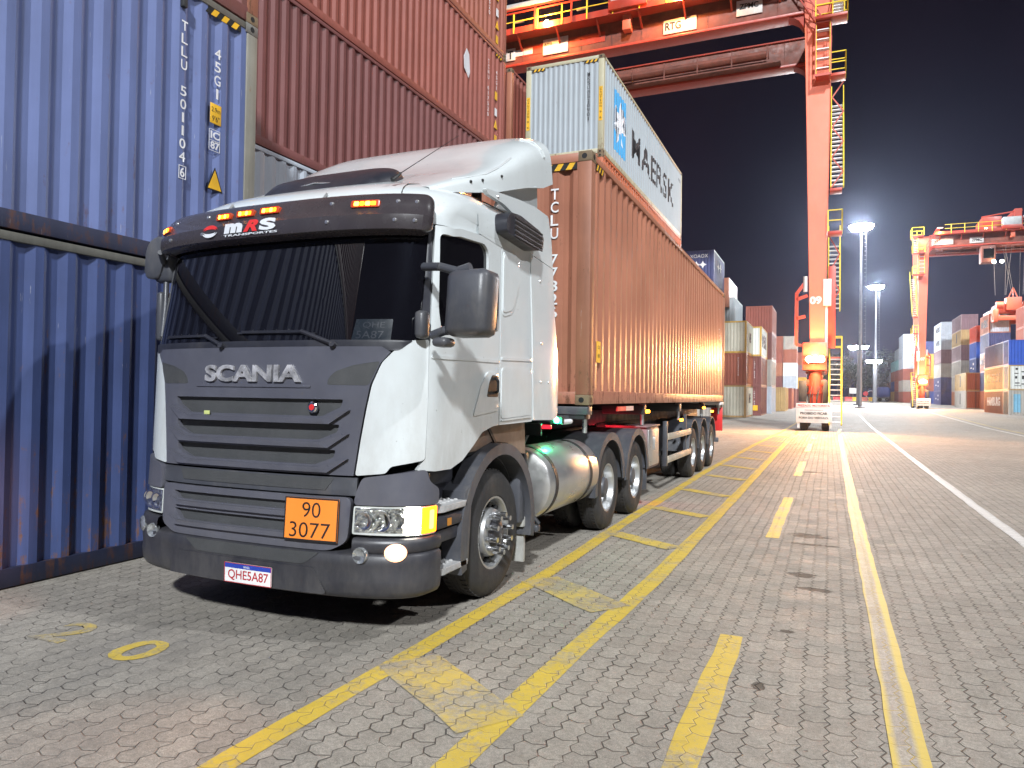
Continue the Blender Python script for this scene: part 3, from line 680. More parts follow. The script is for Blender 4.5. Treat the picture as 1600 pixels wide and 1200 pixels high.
o_ = far(X1, 60.5, .07+2*H8, L20, H8, 'cream', 'cream container with black letters, topmost of the stack past the trailer rear', gl, post='yellow'); wide_mark(o_, L20, H8, 'ME', 1.5, .8, black_letter)
stack_text('HLXU35408', lambda a,b,off: (.55+a, -.004, 2.3+b), .08, .12, .17, white_letter, [o for o in col.objects if 'label' in o and 'between two cream' in o['label']][0])
X2 = -5.37-HW
for k, (pc, lb) in enumerate([('maroon','dark red container on the ground with a yellow tag, second stack past the trailer'),('maroon','dark red container in the middle of the second stack past the trailer'),('white','white container with grey letters on top of the second stack past the trailer')]):
    o_ = far(X2, 66.2, .12+k*H8, L20+.4, H8, pc, lb, gl, post='yellow' if k == 2 else None)
    if k == 2: wide_mark(o_, L20, H8, 'MAERSK', 4.6, 1.2, black_letter)
    else: stack_text('CMAU 8213', lambda a,b,off: (.62+a, -.004, 2.2+b), .08, .12, .17, white_letter, o_)
    if k == 0:
        m = MB(); m.box(.55,.95,-.01,-.003,.45,.9); m.build('yellow_tag', yellow_stk, o_, smooth=0)
for k, (pc, lb) in enumerate([('silver','rust streaked silver container on the ground, third along the left side'),('stone','rusty grey container second up in the third stack along the left'),('maroon','dark red container third up in the third stack along the left'),('red','red container crowning the third stack along the left side')]):
    far(-5.0-HW, 73.4, .19+k*H8, 6.0, H8, pc, lb, gl)
far(-7.6-HW, 66.0, .12+3*H8, L20, H8, 'grey', 'plain grey container at the top behind the white lettered one on the left', gl)
far(-7.6-HW, 66.0, .12+2*H8, L20, H8, 'stone', 'stone grey container supporting the plain grey one, second row on the left', gl)
# behind, taller stack seen above the trailer load
nb = far(-8.35-HW, 58.4, .05+4*H8, L20, H9, 'navy', 'grey blue container with white diamond marks, highest beyond the trailer load', gl)
put_text('CAXOAOX', flat((-1.15,-.006,2.3),(1,0,0),(0,0,1),(0,-1,0)), 1.9, .28, white_letter, nb, thick=.003)
for s_, cx_ in ((-1,-.25),(1,.25)):
    m = MB(); m.prism(star_poly(cx_+.1, 1.75, .3, .14, 4), -.012, -.004, 'Y'); m.build('diamond_mark', white_letter, nb, smooth=0)
side_poly(nb, star_poly(2.6, 1.9, .55, .2, 4), white_letter, 'diamond_mark'); side_poly(nb, star_poly(3.9, 2.0, .4, .15, 4), white_letter, 'diamond_mark')
for k, pc in enumerate(['stone','teal','maroon','teal']):
    far(-8.35-HW, 58.4, .05+k*H8, L20, H8, pc, ['stone grey container at the foot of the tallest left stack','teal container second up in the tallest left stack','dark red container third up in the tallest left stack','turquoise and white container just under the grey blue diamond marked one'][k], gl, post='white' if k == 3 else None)
far(-8.05-HW, 65.4, .1+4*H8-.9, L20, H8, 'tan', 'brown container showing beyond the grey blue diamond marked one', gl)
for k in range(3): far(-8.05-HW, 65.4, .1+k*H8+.4, L20, H8, 'purple', 'dull purple container buried low in the second left row', gl)
# low far group beside the crane leg
Xf = -8.2
def row(x, y, base, L, items, group, left=False, H=H8):
    for k, (pc, lb, txt) in enumerate(items):
        if pc is None: continue
        o = far(x, y, base+k*H, L, H, pc, lb, group)
        if txt: wide_mark(o, L, H, txt[0], txt[1], txt[2], white_letter if txt[3] == 'w' else black_letter, left=left)
row(-4.26-HW, 83.3, .28, L20, [('ochre','mustard brown container low on the left before the crane leg',None)], gl)
row(-4.19-HW, 96.4, .39, L20, [('red','red container low on the left, first of the row near the crane leg',None)], gl)
row(-4.1-HW, 104.6, .46, L20, [('maroon','dark red container low on the left, second of the row near the crane leg',None)], gl)
row(-3.96-HW, 112.9, .53, L20, [('maroon','dark red container low on the left, third of the row near the crane leg',None)], gl)
row(-3.5-HW, 128, .67, L20, [('red','red container low on the left, fourth of the row near the crane leg',None)], gl)
row(-5.7-HW, 150, .86, L20, [('maroon','dark red container on the ground in the stack left of the crane leg',None),('silver','silver container second up left of the crane leg',None),('white','white container third up left of the crane leg',None),('brick','brick red container fourth up left of the crane leg',None),('stone','grey container at the top of the stack left of the crane leg',None)], gl)
row(-8.25-HW, 150, .86, L20, [('maroon','container at the foot of the rear stack left of the crane leg',None),('maroon','dark red container second up in the rear stack left of the crane leg',None),('tan','brown container third up in the rear stack left of the crane leg',None),('red','red container fourth up in the rear stack left of the crane leg',None),('brick','brick container at the top of the rear stack left of the crane leg',None)], gl)
row(-4.3-HW, 162, .96, L20, [('yellow','yellow container at the foot of the stack half behind the crane leg',None),('yellow','yellow container second up half behind the crane leg',None),('purple','purple container third up half behind the crane leg',None),('brick','brick container fourth up half behind the crane leg',None)], gl)
# right rows
XQ = 16.9+HW
row(XQ, 90.95, .27, 10.0, [('brick','brick red container with white lettering on the ground at the right',('HAMBURG',6.8,1.0,'w')),('ochre','pale orange container with faint letters second up at the right',('MAERSK',7.0,1.0,'k')),('navy','dull grey blue container third up behind the bright blue one at the right',None)], gr, left=True)
fr_ = []
for k, (pc, lb) in enumerate([('stone','grey container with a big black name facing the camera at the right edge'),('white','white container with dark equipment marks facing the camera at the right edge'),('brightblue','bright blue container facing the camera at the right edge above the white one')]):
    fr_.append(far(16.9, 88.4+HW, .27+k*H8, L40, H8, pc, lb, gr, post='ochre' if k == 1 else None, rz=-PI/2))
side_text(fr_[0], 'MAERSK', 1.5, .7, 8.5, 1.3, black_letter, bold=.05)
side_quad(fr_[0], .45, 1.05, .35, 2.2, pbr('logo_blue_pale', (.16,.36,.50), .5), 'logo_square')
m = MB()
for (a,b_,c_,d_) in ((1.15,1.45,1.15,1.5),(1.75,2.25,1.2,1.6),(.55,.95,.7,.8),(1.1,1.5,.6,.7),(1.7,2.3,.45,.85),(.5,.85,1.7,1.78),(1.1,2.1,1.85,1.95),(.5,1.1,.45,.5),(.6,.8,2.1,2.3),(2.4,3.2,1.5,1.7),(2.5,2.9,.6,1.1),(.55,.75,1.2,1.45)): m.box(HW-.01,HW+.004,a,b_,c_,d_)
m.build('equipment_marks', chassis, fr_[1], smooth=0)
m = MB(); m.box(HW-.01,HW+.004,1.6,1.8,.3,.5); m.build('yellow_tag', yellow_stk, fr_[2], smooth=0)
row(20.4+HW, 93.2, .30, L20, [('purple','plum brown container on the ground behind the grey named one',None),('purple','plum brown container second up behind the white marked one',None),('purple','plum brown container third up behind the bright blue one',None),('purple','plum brown container standing higher than the bright blue one',None)], gr)
row(21.6+HW, 103, .40, L20, [('brick','brick red container at the foot of the stack below the spreader',None),('brick','brick red container second up below the spreader',None),('brick','brick red container third up below the spreader',None),('brick','brick red container fourth up below the spreader',None),('red','red container topmost, directly below the hanging spreader',None)], gr)
row(19.6+HW, 114.3, .52, L20, [('tan','orange brown container at the foot of the stack left of the spreader',None),('navy','navy container second up left of the spreader',None),('tan','orange brown container with black letters third up left of the spreader',('MAERSK',4.6,1.0,'k')),('navy','slate blue container fourth up left of the spreader',None),('tan','orange brown container with black letters and grey end, left of the spreader',('MAERSK',4.6,1.1,'k'))], gr, left=True)
lab = {o['label']: o for o in col.objects if 'label' in o}
t5 = lab['orange brown container with black letters and grey end, left of the spreader']
def end_cover(r, mat, H=H8):
    xs = cbreaks(-HW+.16, HW-.16, .25); m = MB(); m.grid([[(x, .002-cdepth(x,.25,.04), z) for x in xs] for z in (.15,H-.12)]); return m.build('end_panel', mat, r, smooth=0, keepn=True)
end_cover(t5, C['silver'])
row(18.0+HW, 121.0, .60, 10, [('stone','stone grey container with a dark mark on the ground, second right stack',('I',.9,1.6,'k')),('ochre','mustard container with a dark mark and brick red doors, second right stack',('I',.9,1.7,'k'))], gr, left=True)
for o in [o for o in col.objects if 'label' in o and 'second right stack' in o['label']]:
    end_cover(o, C['brick'])
    m = MB(); m.box(-.03,.03,-.03,.0,.1,H8-.1); m.build('door_seam', chassis, o, smooth=0)
row(21.3+HW, 134, .72, L20, [('navy','navy container foot of the third right stack',None),('stone','grey green container second up in the third right stack',None),('darkblue','blue container with white marks third up in the third right stack',('#',3,1,'w')),('brightblue','bright blue container fourth up below the vivid orange red one',None),('vivid','vivid orange red container fifth up in the third right stack',None)], gr, left=True)
row(20.4+HW, 142, .79, 10, [('tan','small orange brown container foot of the plum topped stack',None),('stone','pale grey container second up in the plum topped stack',None),('stone','grey green container third up in the plum topped stack',None),('purple','purple brown container fourth up in the plum topped stack',None),('ochre','khaki container with a dark mark fifth up in the plum topped stack',('I',.9,1.6,'k')),('purple','plum container on the very top of the third right stack',None)], gr, left=True)
row(19.7+HW, 143.5-8.2, .74, 5.0, [('tan','short orange container on the ground before the navy pair',None),('stone','short beige container second up before the navy pair',None)], gr)
row(19.2+HW, 156, .92, 10, [('navy','navy container with white marks on the ground, fourth right stack',('#',4,1,'w')),('navy','navy container with white marks second up, fourth right stack',('#',4,1,'w')),('stone','beige grey container third up, fourth right stack',None),('purple','plum grey container fourth up, fourth right stack',None),('silver','pale grey container with faint letters fifth up, fourth right stack',('MAERSK',6,1.0,'k')),('silver','pale grey container crowning the fourth right stack',('MAERSK',6,1.0,'k'))], gr, left=True)
row(21.7+HW, 155, .92, L20, [('maroon','dark red container foot of the inner fourth right stack',None),('maroon','dark red container second up in the inner fourth right stack',None),('maroon','dark red container third up in the inner fourth right stack',None),('maroon','dark red container fourth up in the inner fourth right stack',None),('stone','olive grey container fifth up in the inner fourth right stack',None),('stone','beige grey container topmost in the inner fourth right stack',None)], gr)
row(18.5+HW, 172, 1.05, 10, [('darkblue','blue container foot of the fifth right stack',None),('red','red container second up in the fifth right stack',None),('yellow','yellow container third up in the fifth right stack',None),('yellow','mustard container fourth up in the fifth right stack',None),('navy','slate blue container top of the fifth right stack',None)], gr)
for j, (yy, its) in enumerate([(184,['red','stone','red','silver','silver','silver']),(196,['maroon','red','red','teal','grey']),(208,['ochre','darkblue','red','teal']),(220,['maroon','maroon','silver'])]):
    nm = ['nearest','second','third','farthest'][j]
    row(15.3+HW+.5*j*0, yy, 1.05+.12*j, 11.5, [(pc, '%s container %s, %s of the four distant stacks left of the far crane' % (pc if pc != 'stone' else 'beige', ['on the ground','second up','third up','fourth up','fifth up','sixth up'][k], nm), None) for k, pc in enumerate(its)], gr)

# ------------------------------------------------------------------ gantry cranes
crane_red = pbr('crane_red', (.36,.042,.024), .42, var=.10, dirt=.45, dirtc=(.30,.09,.05), scale=1)
crane_red_lit = pbr('crane_column_red_lit', (.66,.15,.085), .45, var=.07, dirt=.45, dirtc=(.42,.12,.08), scale=.6)  # column red made paler, lamp light put into the colour
crane_red_dim = pbr('crane_girder_stained_dim', (.17,.05,.033), .6, var=.35, dirt=.7, dirtc=(.10,.05,.035), scale=1.2)  # stained red, darkened further for the weaker light on the girders
rail_yel = pbr('rail_yellow', (.75,.60,.05), .45, var=.1)
tread = pbr('galvanised_tread', (.55,.58,.62), .45, metal=.4)
cable_grey = pbr('duct_grey', (.38,.40,.41), .5, dirt=.4)
sign_white = pbr('sign_white', (.52,.52,.51), .5, dirt=.12)
sign_red = pbr('sign_lettering_red', (.55,.04,.05), .5)
sign_lit = emis('sign_glare', (1,.80,.48), 3.2)
rope_m = pbr('wire_rope', (.30,.27,.26), .5, metal=.4)
def crane(x, y, z, sx, label, number, signs, trolley=False):
    r = thing('gantry_crane', label, 'crane', (x,y,z))
    def B(m, name, mat, par=None, smooth=30):
        if sx < 0:
            for v in m.bm.verts: v.co.x = -v.co.x
        return m.build(name, mat, par or r, smooth)
    def T(s, x0, y0, z0, wd, ht, mat, par, bold=.03):
        if sx < 0: x0 = -x0-wd
        return put_text(s, flat((x0,y0,z0),(1,0,0),(0,0,1),(0,-1,0)), wd, ht, mat, par, bold=bold, thick=.008)
    SP = 23.5
    def colm(y0, y1, dx=0, taper=True):
        m = MB(); lo = (-.27,.42) if taper else (-.45,.45); hi = (-.72,.66) if taper else (-.7,.7)
        P = [[(lo[0]+dx,lo[1]+dx),4.4],[(hi[0]+dx,hi[1]+dx),23.6]]
        V = []
        for (xa,xb), zz in P:
            for (px,py) in ((xa,y0),(xb,y0),(xb,y1),(xa,y1)): V.append(m.bm.verts.new((px,py,zz)))
        for f in ((0,1,2,3),(4,5,6,7),(0,1,5,4),(1,2,6,5),(2,3,7,6),(3,0,4,7)): m.bm.faces.new([V[i] for i in f])
        es = [e_ for e_ in m.bm.edges]; bmesh.ops.bevel(m.bm, geom=es, offset=.02, segments=1, affect='EDGES')
        return m
    c1 = B(colm(-.35,.45), 'column', crane_red_lit); B(colm(5.9,6.7), 'column', crane_red_lit)
    B(colm(-.35,.45,-SP,False), 'column', crane_red_lit); B(colm(5.9,6.7,-SP,False), 'column', crane_red_lit)
    m = MB()
    for zz in (8.2, 12.4, 16.8): m.box(-.70,.66,-.356,-.350,zz,zz+.02)
    put = T(number, -.30, -.356, 6.6, .58, .42, sign_white, c1, .05)
    # girders
    for y0, nm in ((-.45,'front'),(5.85,'rear')):
        m = MB(); m.box(-SP,-.70,y0,y0+.75,22.12,23.62,.01)
        g_ = B(m, 'girder', crane_red_dim)
        m = MB(); m.box(-SP,-.70,y0-.14,y0+.92,21.98,22.12,.008); m.box(-SP,-.70,y0-.10,y0+.85,23.62,23.70)
        m.prism([(-.71,21.98),(-1.5,21.98),(-1.25,21.9),(-.95,21.7),(-.72,21.35)], y0-.02, y0+.8, 'Y')
        B(m, 'flange', crane_red, g_)
        m = MB()
        for k in range(12):
            xx = -2.0-k*1.85; m.box(xx-.012, xx+.012, y0-.03, y0-.001, 22.13, 23.6)
        B(m, 'stiffener', crane_red_dim, g_)
    m = MB(); m.tube((-2.9,5.3,22.75),(-SP+1,5.3,22.75),.26,12); m.box(-SP+.5,-2.2,5.05,5.72,22.12,22.2)
    for k in range(10): m.box(-3-k*2.1,-2.92-k*2.1,5.02,5.1,22.1,23.2)
    B(m, 'cable_pipe', crane_red_dim)
    m = MB(); m.box(-.7,.5,-.3,6.7,22.3,23.3,.01); B(m, 'tie_beam', crane_red); m = MB(); m.box(-SP-.5,-SP+.7,-.3,6.7,22.3,23.3); B(m, 'tie_beam', crane_red)
    m = MB(); m.box(-.40,.45,.2,6.4,3.1,4.5,.02); m.box(-.62,.55,-.55,.9,3.15,4.6,.03); m.box(-.62,.55,5.4,7.0,3.15,4.6,.03); B(m, 'sill_beam', crane_red)
    m = MB(); m.box(-SP-.4,-SP+.45,.2,6.4,3.1,4.5,.02); B(m, 'sill_beam', crane_red)
    # bogies
    for bx in (0,-SP):
        for by in (0,6.3):
            m = MB(); m.tube((bx,by,1.2),(bx,by,3.2),.34,20); m.lathe([(.34,1.9),(.40,1.9),(.40,2.0),(.34,2.0)],(bx,by,0),'Z',20); m.box(bx-.36,bx+.36,by-.6,by+.6,.75,1.25,.05)
            m.box(bx-.55,bx+.55,by-.18,by+.18,2.35,2.65,.03)
            bo = B(m, 'bogie', crane_red)
            for w_ in (-.72,.72):
                for yy in (-.55,.55):
                    m = MB(); m.lathe([(.18,-.17),(.5,-.19),(.60,-.15),(.62,0),(.60,.15),(.5,.19),(.18,.17)],(bx+w_*.72,by+yy,.62),'X',28); wh = B(m, 'wheel', rubber, bo)
                    m = MB(); m.lathe([(0,-.12),(.19,-.14),(.19,.14),(0,.12)],(bx+w_*.72,by+yy,.62),'X',14); B(m,'hub',crane_red,wh)
    # lamp clusters at the leg
    m = MB()
    for i in (-.28,.0,.28): m.box(i-.135,i+.135,-.86,-.70,3.53,3.87,.02)
    lh = B(m, 'leg_floodlight', chassis)
    m = MB()
    for i in (-.28,.0,.28): m.lathe([(0,-.875),(.15,-.878),(.16,-.86)],(i,0,3.70),'Y',18)
    B(m, 'lit_lens', sodium_hot, lh)
    # legs' side bracket, cable reel frame on the span side
    m = MB()
    for a,b_ in (((-.95,-.2,4.5),(-.95,-.2,7.2)),((-.95,-.2,7.2),(-.45,-.2,7.9)),((-.95,-.2,5.9),(-.5,-.2,6.0)),((-.95,-.2,6.9),(-.4,-.2,7.1)),((-.95,-.2,4.5),(-.3,-.2,4.4)),((-.95,.3,4.5),(-.95,.3,7.2)),((-.95,-.2,7.2),(-.95,.3,7.2))): m.bar(a,b_,.16)
    B(m, 'side_bracket', crane_red)
    m = MB(); m.tube((-.52,-.25,7.3),(-.52,-.25,8.1),.11,12); B(m,'canister',tread)
    m = MB(); m.box(.34,.74,-.42,-.1,6.5,7.9,.02); B(m,'cabinet',sign_white)
    m = MB(); m.tube((.50,-.2,3.9),(.50,-.2,6.5),.085,12); B(m,'riser_pipe',sign_white)
    m = MB(); m.box(.58,.95,-.2,.1,4.3,8.6,.02); B(m,'side_post',crane_red)
    # power pack boxes round the base
    m = MB(); m.box(-.80,-.42,-.5,-.1,1.5,2.6,.03); m.box(.38,.62,-.5,-.1,1.2,2.6,.03)
    for k in range(7):
        a = random.uniform(-.9,.8); m.path([(a,-.45,1.0),(a+random.uniform(-.1,.1),-.5,1.6),(a+random.uniform(-.15,.15),-.4,2.3)],.025,6)
    B(m,'hydraulic_pack',chassis)
    # stairs: flights of treads with yellow strings and rails
    def flight(xa, xb, z0, z1, y0, y1, n, nm='stair_flight'):
        m = MB(); st = MB(); rl = MB()
        for i in range(n):
            f = (i+.5)/n; zz = z0+(z1-z0)*f; yy = y0+(y1-y0)*f; m.box(xa,xb,yy-.13,yy+.13,zz-.02,zz+.02)
        s_ = B(m, nm, tread)
        for xx in (xa-.03,xb+.03):
            st.bar((xx,y0,z0),(xx,y1,z1),.05,.18)
        B(st,'stringer',rail_yel,s_)
        for xx in (xa-.04,xb+.04):
            for h in (.55,1.05): rl.tube((xx,y0,z0+h),(xx,y1,z1+h),.025,6)
            for f in (0,.25,.5,.75,1): rl.tube((xx,y0+(y1-y0)*f,z0+(z1-z0)*f),(xx,y0+(y1-y0)*f,z0+(z1-z0)*f+1.05),.022,6)
        k = max(2,int((z1-z0)/1.3)); 
        for i in range(k):
            f0, f1 = i/k, (i+1)/k; a = (xa,y0+(y1-y0)*f0-.02,z0+(z1-z0)*f0); b_ = (xb,y0+(y1-y0)*f1-.02,z0+(z1-z0)*f1)
            if i % 2: a = (xb,)+a[1:]; b_ = (xa,)+b_[1:]
        B(rl,'handrail',rail_yel,s_)
        return s_
    def brace(xa,xb,z0,z1,yy,k):
        m = MB()
        for i in range(k):
            a, b_ = (xa,xb) if i % 2 == 0 else (xb,xa); h = (z1-z0)/k
            m.bar((a,yy,z0+h*i),(b_,yy,z0+h*(i+1)),.06)
        B(m,'stair_bracing',crane_red)
    def platform(xa, xb, ya, yb, zz, sides='FRB'):
        m = MB(); m.box(xa,xb,ya,yb,zz-.14,zz,.005); p = B(m,'platform',crane_red)
        m = MB()
        segs = dict(F=((xa,ya),(xb,ya)),R=((xb,ya),(xb,yb)),B=((xa,yb),(xb,yb)),L=((xa,ya),(xa,yb)))
        for s_ in sides:
            (x0,y0),(x1,y1) = segs[s_]
            for h in (.55,1.08): m.tube((x0,y0,zz+h),(x1,y1,zz+h),.027,6)
            n = max(1,round(math.hypot(x1-x0,y1-y0)/1.1))
            for i in range(n+1): m.tube((x0+(x1-x0)*i/n,y0+(y1-y0)*i/n,zz),(x0+(x1-x0)*i/n,y0+(y1-y0)*i/n,zz+1.08),.027,6)
        B(m,'guard_rail',rail_yel,p); return p
    flight(.72,1.22,.35,3.9,-1.3,.7,13); platform(.6,1.28,.7,1.7,3.9)
    flight(.62,1.12,6.3,10.3,.2,2.8,15); platform(.55,1.22,-.6,.3,10.35,'FR'); 
    m = MB(); m.box(.75,1.0,-.3,-.1,4.3,6.3); 
    flight(.70,1.24,12.7,18.4,-.2,3.4,20); platform(.62,1.32,-.9,.0,18.45); brace(.70,1.24,12.7,18.2,-.28,7); brace(.62,1.12,6.4,10.2,.1,4)
    platform(.62,1.2,-.5,.3,12.6,'')
    m = MB(); m.box(-.12,.62,-1.15,-.45,18.3,18.42); m.box(-.12,.62,-1.15,-.45,21.05,21.15)
    for xx in (-.12,.62):
        for yy in (-1.15,): m.bar((xx,yy,18.3),(xx,yy,21.1),.05)
    lad = B(m,'ladder_landing',crane_red)
    for k in range(5): m = MB(); m.box(-.08,.55,-1.0,-.72,18.75+k*.5,18.79+k*.5); B(m,'ladder_tread',tread,lad)
    m = MB()
    for xx in (-.10,.58):
        m.tube((xx,-1.12,18.3),(xx,-1.12,21.3),.03,6); m.tube((xx,-.8,18.5),(xx,-.8,21.3),.03,6)
    B(m,'handrail',rail_yel,lad)
    platform(-.12,1.38,-1.4,-.4,21.3); flight(.72,1.2,21.3,23.7,-.9,.9,9)
    platform(.0,1.4,-.9,1.6,23.75,'FRB')
    # lattice brace from girder to stair head
    m = MB()
    for i in range(6):
        a = (-1.9+.32*i,-.75,24.4-.55*i); b_ = (-1.9+.32*(i+1),-.75,24.4-.55*(i+1)); m.bar(a,b_,.06); m.bar((a[0]+.35,a[1],a[2]+.1),(b_[0]+.35,b_[1],b_[2]+.1),.06); m.bar(a,(b_[0]+.35,b_[1],b_[2]+.1),.04); m.bar(b_,(a[0]+.35,a[1],a[2]+.1),.04)
    B(m,'lattice_brace',crane_red)
    # walkway along the front girder
    m = MB(); m.box(-SP,-1.2,-1.35,-.45,23.60,23.72); m.box(-SP,-1.2,-1.37,-1.33,23.58,23.95)
    for k in range(9):
        xx = -SP+1.6+k*2.5; m.bar((xx,-1.3,23.6),(xx,-.47,22.9),.10)
    wk = B(m,'walkway',crane_red)
    m = MB()
    for h in (.62,1.15): m.tube((-SP,-1.35,23.7+h),(-2.4,-1.35,23.7+h),.03,6)
    k = -SP+.2
    while k < -2.4: m.box(k-.035,k+.035,-1.40,-1.33,23.6,24.85); k += 1.55
    B(m,'handrail',rail_yel,wk)
    m = MB()
    k = -SP+.9
    while k < -9: m.box(k-.05,k+.05,-1.42,-1.34,23.6,25.3); k += 2.3
    m.box(-SP,-9,-1.45,-1.35,25.0,25.06); m.box(-SP,-9,-1.45,-1.35,24.8,24.85); B(m,'cable_frame',crane_red,wk)
    m = MB(); m.box(-SP,-11.2,-1.5,-1.2,25.10,25.36,.02); B(m,'cable_duct',cable_grey,wk)
    m = MB(); m.box(-11.0,-9.0,-1.5,-.3,24.25,26.8 if sx > 0 else 25.3,.03); hs = B(m,'electrical_cabinet',cable_grey,wk)
    m = MB(); m.box(-11.1,-8.9,-1.55,-.25,23.75,24.25,.02); B(m,'cabinet_base',crane_red,wk)
    m = MB(); m.box(-10.42,-9.95,-1.0,-.47,22.75,23.6,.02); B(m,'bracket_box',crane_red_lit,wk)
    m = MB(); m.tube((-SP+3,-1.25,24.3),(-SP+3.1,-1.25,24.3),.2,12)
    for xx in (-17.0,-12.9,-1.9): m.box(xx-.35,xx+.35,-.9,-.8,24.5,24.62)
    B(m,'tube_lamp',tread,wk)
    # painted band and name boards
    m = MB(); m.box(-16.9,-11.6,-.470,-.449,22.55,23.15); B(m,'painted_band',crane_red)
    m = MB(); m.box(-18.3,-17.4,-.475,-.449,22.45,23.05); m.box(-17.4,-16.2,-.475,-.449,22.62,23.0); B(m,'white_board',sign_white)
    for (xa,xb,za,zb,txt,lit) in signs:
        m = MB(); m.box(xa,xb,-.52,-.47,za,zb,.005); sg = B(m,'name_board',sign_white)
        if txt: T(txt[0], txt[1], -.524, txt[2], txt[3], txt[4], ink, sg)
    for lx in (-15.0,-7.1):
        m = MB(); m.box(lx-.14,lx+.14,-1.30,-1.1,23.80,24.02,.02); lm = B(m,'board_lamp',chassis)
        m = MB(); m.lathe([(0,-1.305),(.19,-1.308),(.20,-1.30)],(lx,0,23.86),'Y',16); B(m,'lit_lens',sodium,lm)
    # warning board across the bogie
    m = MB(); m.box(-.88,.80,-1.32,-1.26,.42,1.42,.02); m.box(-.6,-.5,-1.27,-.6,.7,.8); m.box(.5,.6,-1.27,-.6,.7,.8)
    for a in (-.8,.72): m.box(a-.02,a+.1,-1.26,-1.2,.15,1.42)
    wb = B(m,'warning_board',sign_white)
    if sx > 0:
        m = MB(); m.box(-.88,.80,-1.323,-1.319,1.185,1.20); B(m,'board_line',sign_red,wb)
        T('PREZADO MOTORISTA', -.80, -1.321, 1.24, 1.52, .12, sign_red, wb)
        T('POR SEGURANÇA É', -.45, -1.321, 1.03, .85, .085, ink, wb, .01)
        T('PROIBIDO FICAR', -.68, -1.321, .84, 1.28, .13, ink, wb)
        T('FORA DO VEÍCULO.', -.74, -1.321, .62, 1.40, .14, ink, wb)
        T('SUJEITO A SANÇÕES', -.45, -1.321, .49, .85, .075, cable_grey, wb, .01)
    else:
        T('PROIBIDO FICAR', -.7, -1.321, .95, 1.4, .13, ink, wb); T('FORA DO VEICULO', -.7, -1.321, .65, 1.4, .13, ink, wb)
    if trolley:
        m = MB(); m.box(-9.6,-6.6,-.2,6.2,23.7,24.4,.05); m.box(-9.2,-7.0,.5,5.5,24.4,25.9,.05); tr = B(m,'trolley',crane_red)
        m = MB(); m.box(-8.3,-6.7,-.9,1.0,19.6,21.8,.08); B(m,'operator_cab',crane_red_dim,tr)
        m = MB(); m.box(-8.1,-6.9,-.915,-.89,20.1,21.4,.02); B(m,'cab_window',tint_side,tr)
        m = MB(); m.tube((-11.5,.6,26.5),(-6.9,.6,25.9),.1,8); m.box(-11.4,-10.6,.3,5,25.5,26.7); B(m,'hoist_frame',crane_red,tr)
        m = MB()
        for a in (-8.0,-8.9): m.box(a-.2,a+.2,-1.3,-1.0,19.4,19.7,.03)
        tl = B(m,'trolley_floodlight',chassis,tr)
        m = MB()
        for a in (-8.0,-8.9): m.lathe([(0,-1.31),(.2,-1.315),(.21,-1.30)],(a,0,19.53),'Y',16)
        B(m,'lit_lens',sodium_hot,tl)
        m = MB()
        for xx, x2, yy in ((-8.2,-8.5,.5),(-9.0,-10.4,.6),(-9.3,-10.6,.6),(-9.7,-9.6,.5),(-10.5,-9.7,.5),(-11.8,-11.6,.5),(-12.3,-12.2,5.5)): m.tube((xx,yy,23.6),(x2,yy,15.3),.022,5)
        B(m,'hoist_rope',rope_m,tr)
        m = MB(); m.box(-12.6,-8.0,-.3,.4,11.9,12.5,.05); m.box(-12.6,-8.0,5.4,6.1,11.9,12.5,.05); m.box(-8.7,-8.1,-.6,6.4,11.7,13.4,.08); m.box(-12.6,-12.0,-.6,6.4,11.7,13.4,.08)
        m.box(-12.0,-8.8,1.0,4.8,12.5,14.2,.1); m.box(-11.3,-9.6,-.5,1.0,13.2,14.9,.08); m.tube((-9.3,0,13.9),(-8.5,0,13.9),.5,14); m.tube((-12.3,0,13.9),(-11.5,0,13.9),.5,14)
        for a, b_ in (((-9.9,0,14.9),(-10.4,0,16.2)),((-10.9,0,14.9),(-10.4,0,16.2)),((-10.4,0,14.9),(-10.4,0,16.2))): m.bar(a,b_,.12)
        sp_ = B(m,'spreader',crane_red_lit,tr)
    return r
crane(-.65, 41.35, 0, 1, 'tall red gantry crane marked 09 straddling the yellow lane, white warning board at its foot', '09',
      [(-15.5,-13.9,22.35,23.3,('RTG',-15.4,22.9,.5,.16),1),(-8.15,-6.3,22.25,23.05,('RTG',-8.05,22.45,.9,.45),1),(-4.15,-2.8,22.5,23.35,('ZPMC',-4.0,22.85,1.0,.3),1),(-17.95,-17.35,22.40,23.15,('T',-17.85,22.5,.36,.5),0)])
crane(11.75, 113.5, .55, -1, 'far red gantry crane at the right with trolley lamps and a spreader hanging over containers', '07',
      [(-3.5,-1.0,22.3,23.1,('07',-1.75,22.5,.55,.4),1),(-7.0,-5.4,22.3,23.1,('ZPMC',-6.8,22.5,1.2,.4),0)], trolley=True)
# real light of those lamps
light('crane_leg_lamp', 'SPOT', (-.65,40.2,3.9), 3600, WARM, target=(-1.5,24,0), size=.25, cone=R(150), blend=.8)
light('crane_leg_lamp', 'POINT', (-.65,40.2,3.75), 800, (1,.50,.18), size=.2)
light('crane_leg_lamp', 'POINT', (11.7,111.8,4.3), 1300, (1,.50,.18), size=.2)
light('crane_leg_lamp', 'SPOT', (11.7,112.0,4.4), 5000, WARM, target=(9,90,0), size=.25, cone=R(150), blend=.8)
for (x,y,z) in ((-15.65,39.6,23.9),(-7.75,39.6,23.9)): light('board_lamp', 'POINT', (x,y,z), 1100, WARM, size=.12)
light('board_lamp', 'POINT', (13.6,111.8,24.4), 300, WARM, size=.12)
light('trolley_lamp', 'SPOT', (20.2,111.6,19.8), 9000, (1,.72,.45), target=(21,104,6), size=.3, cone=R(100))
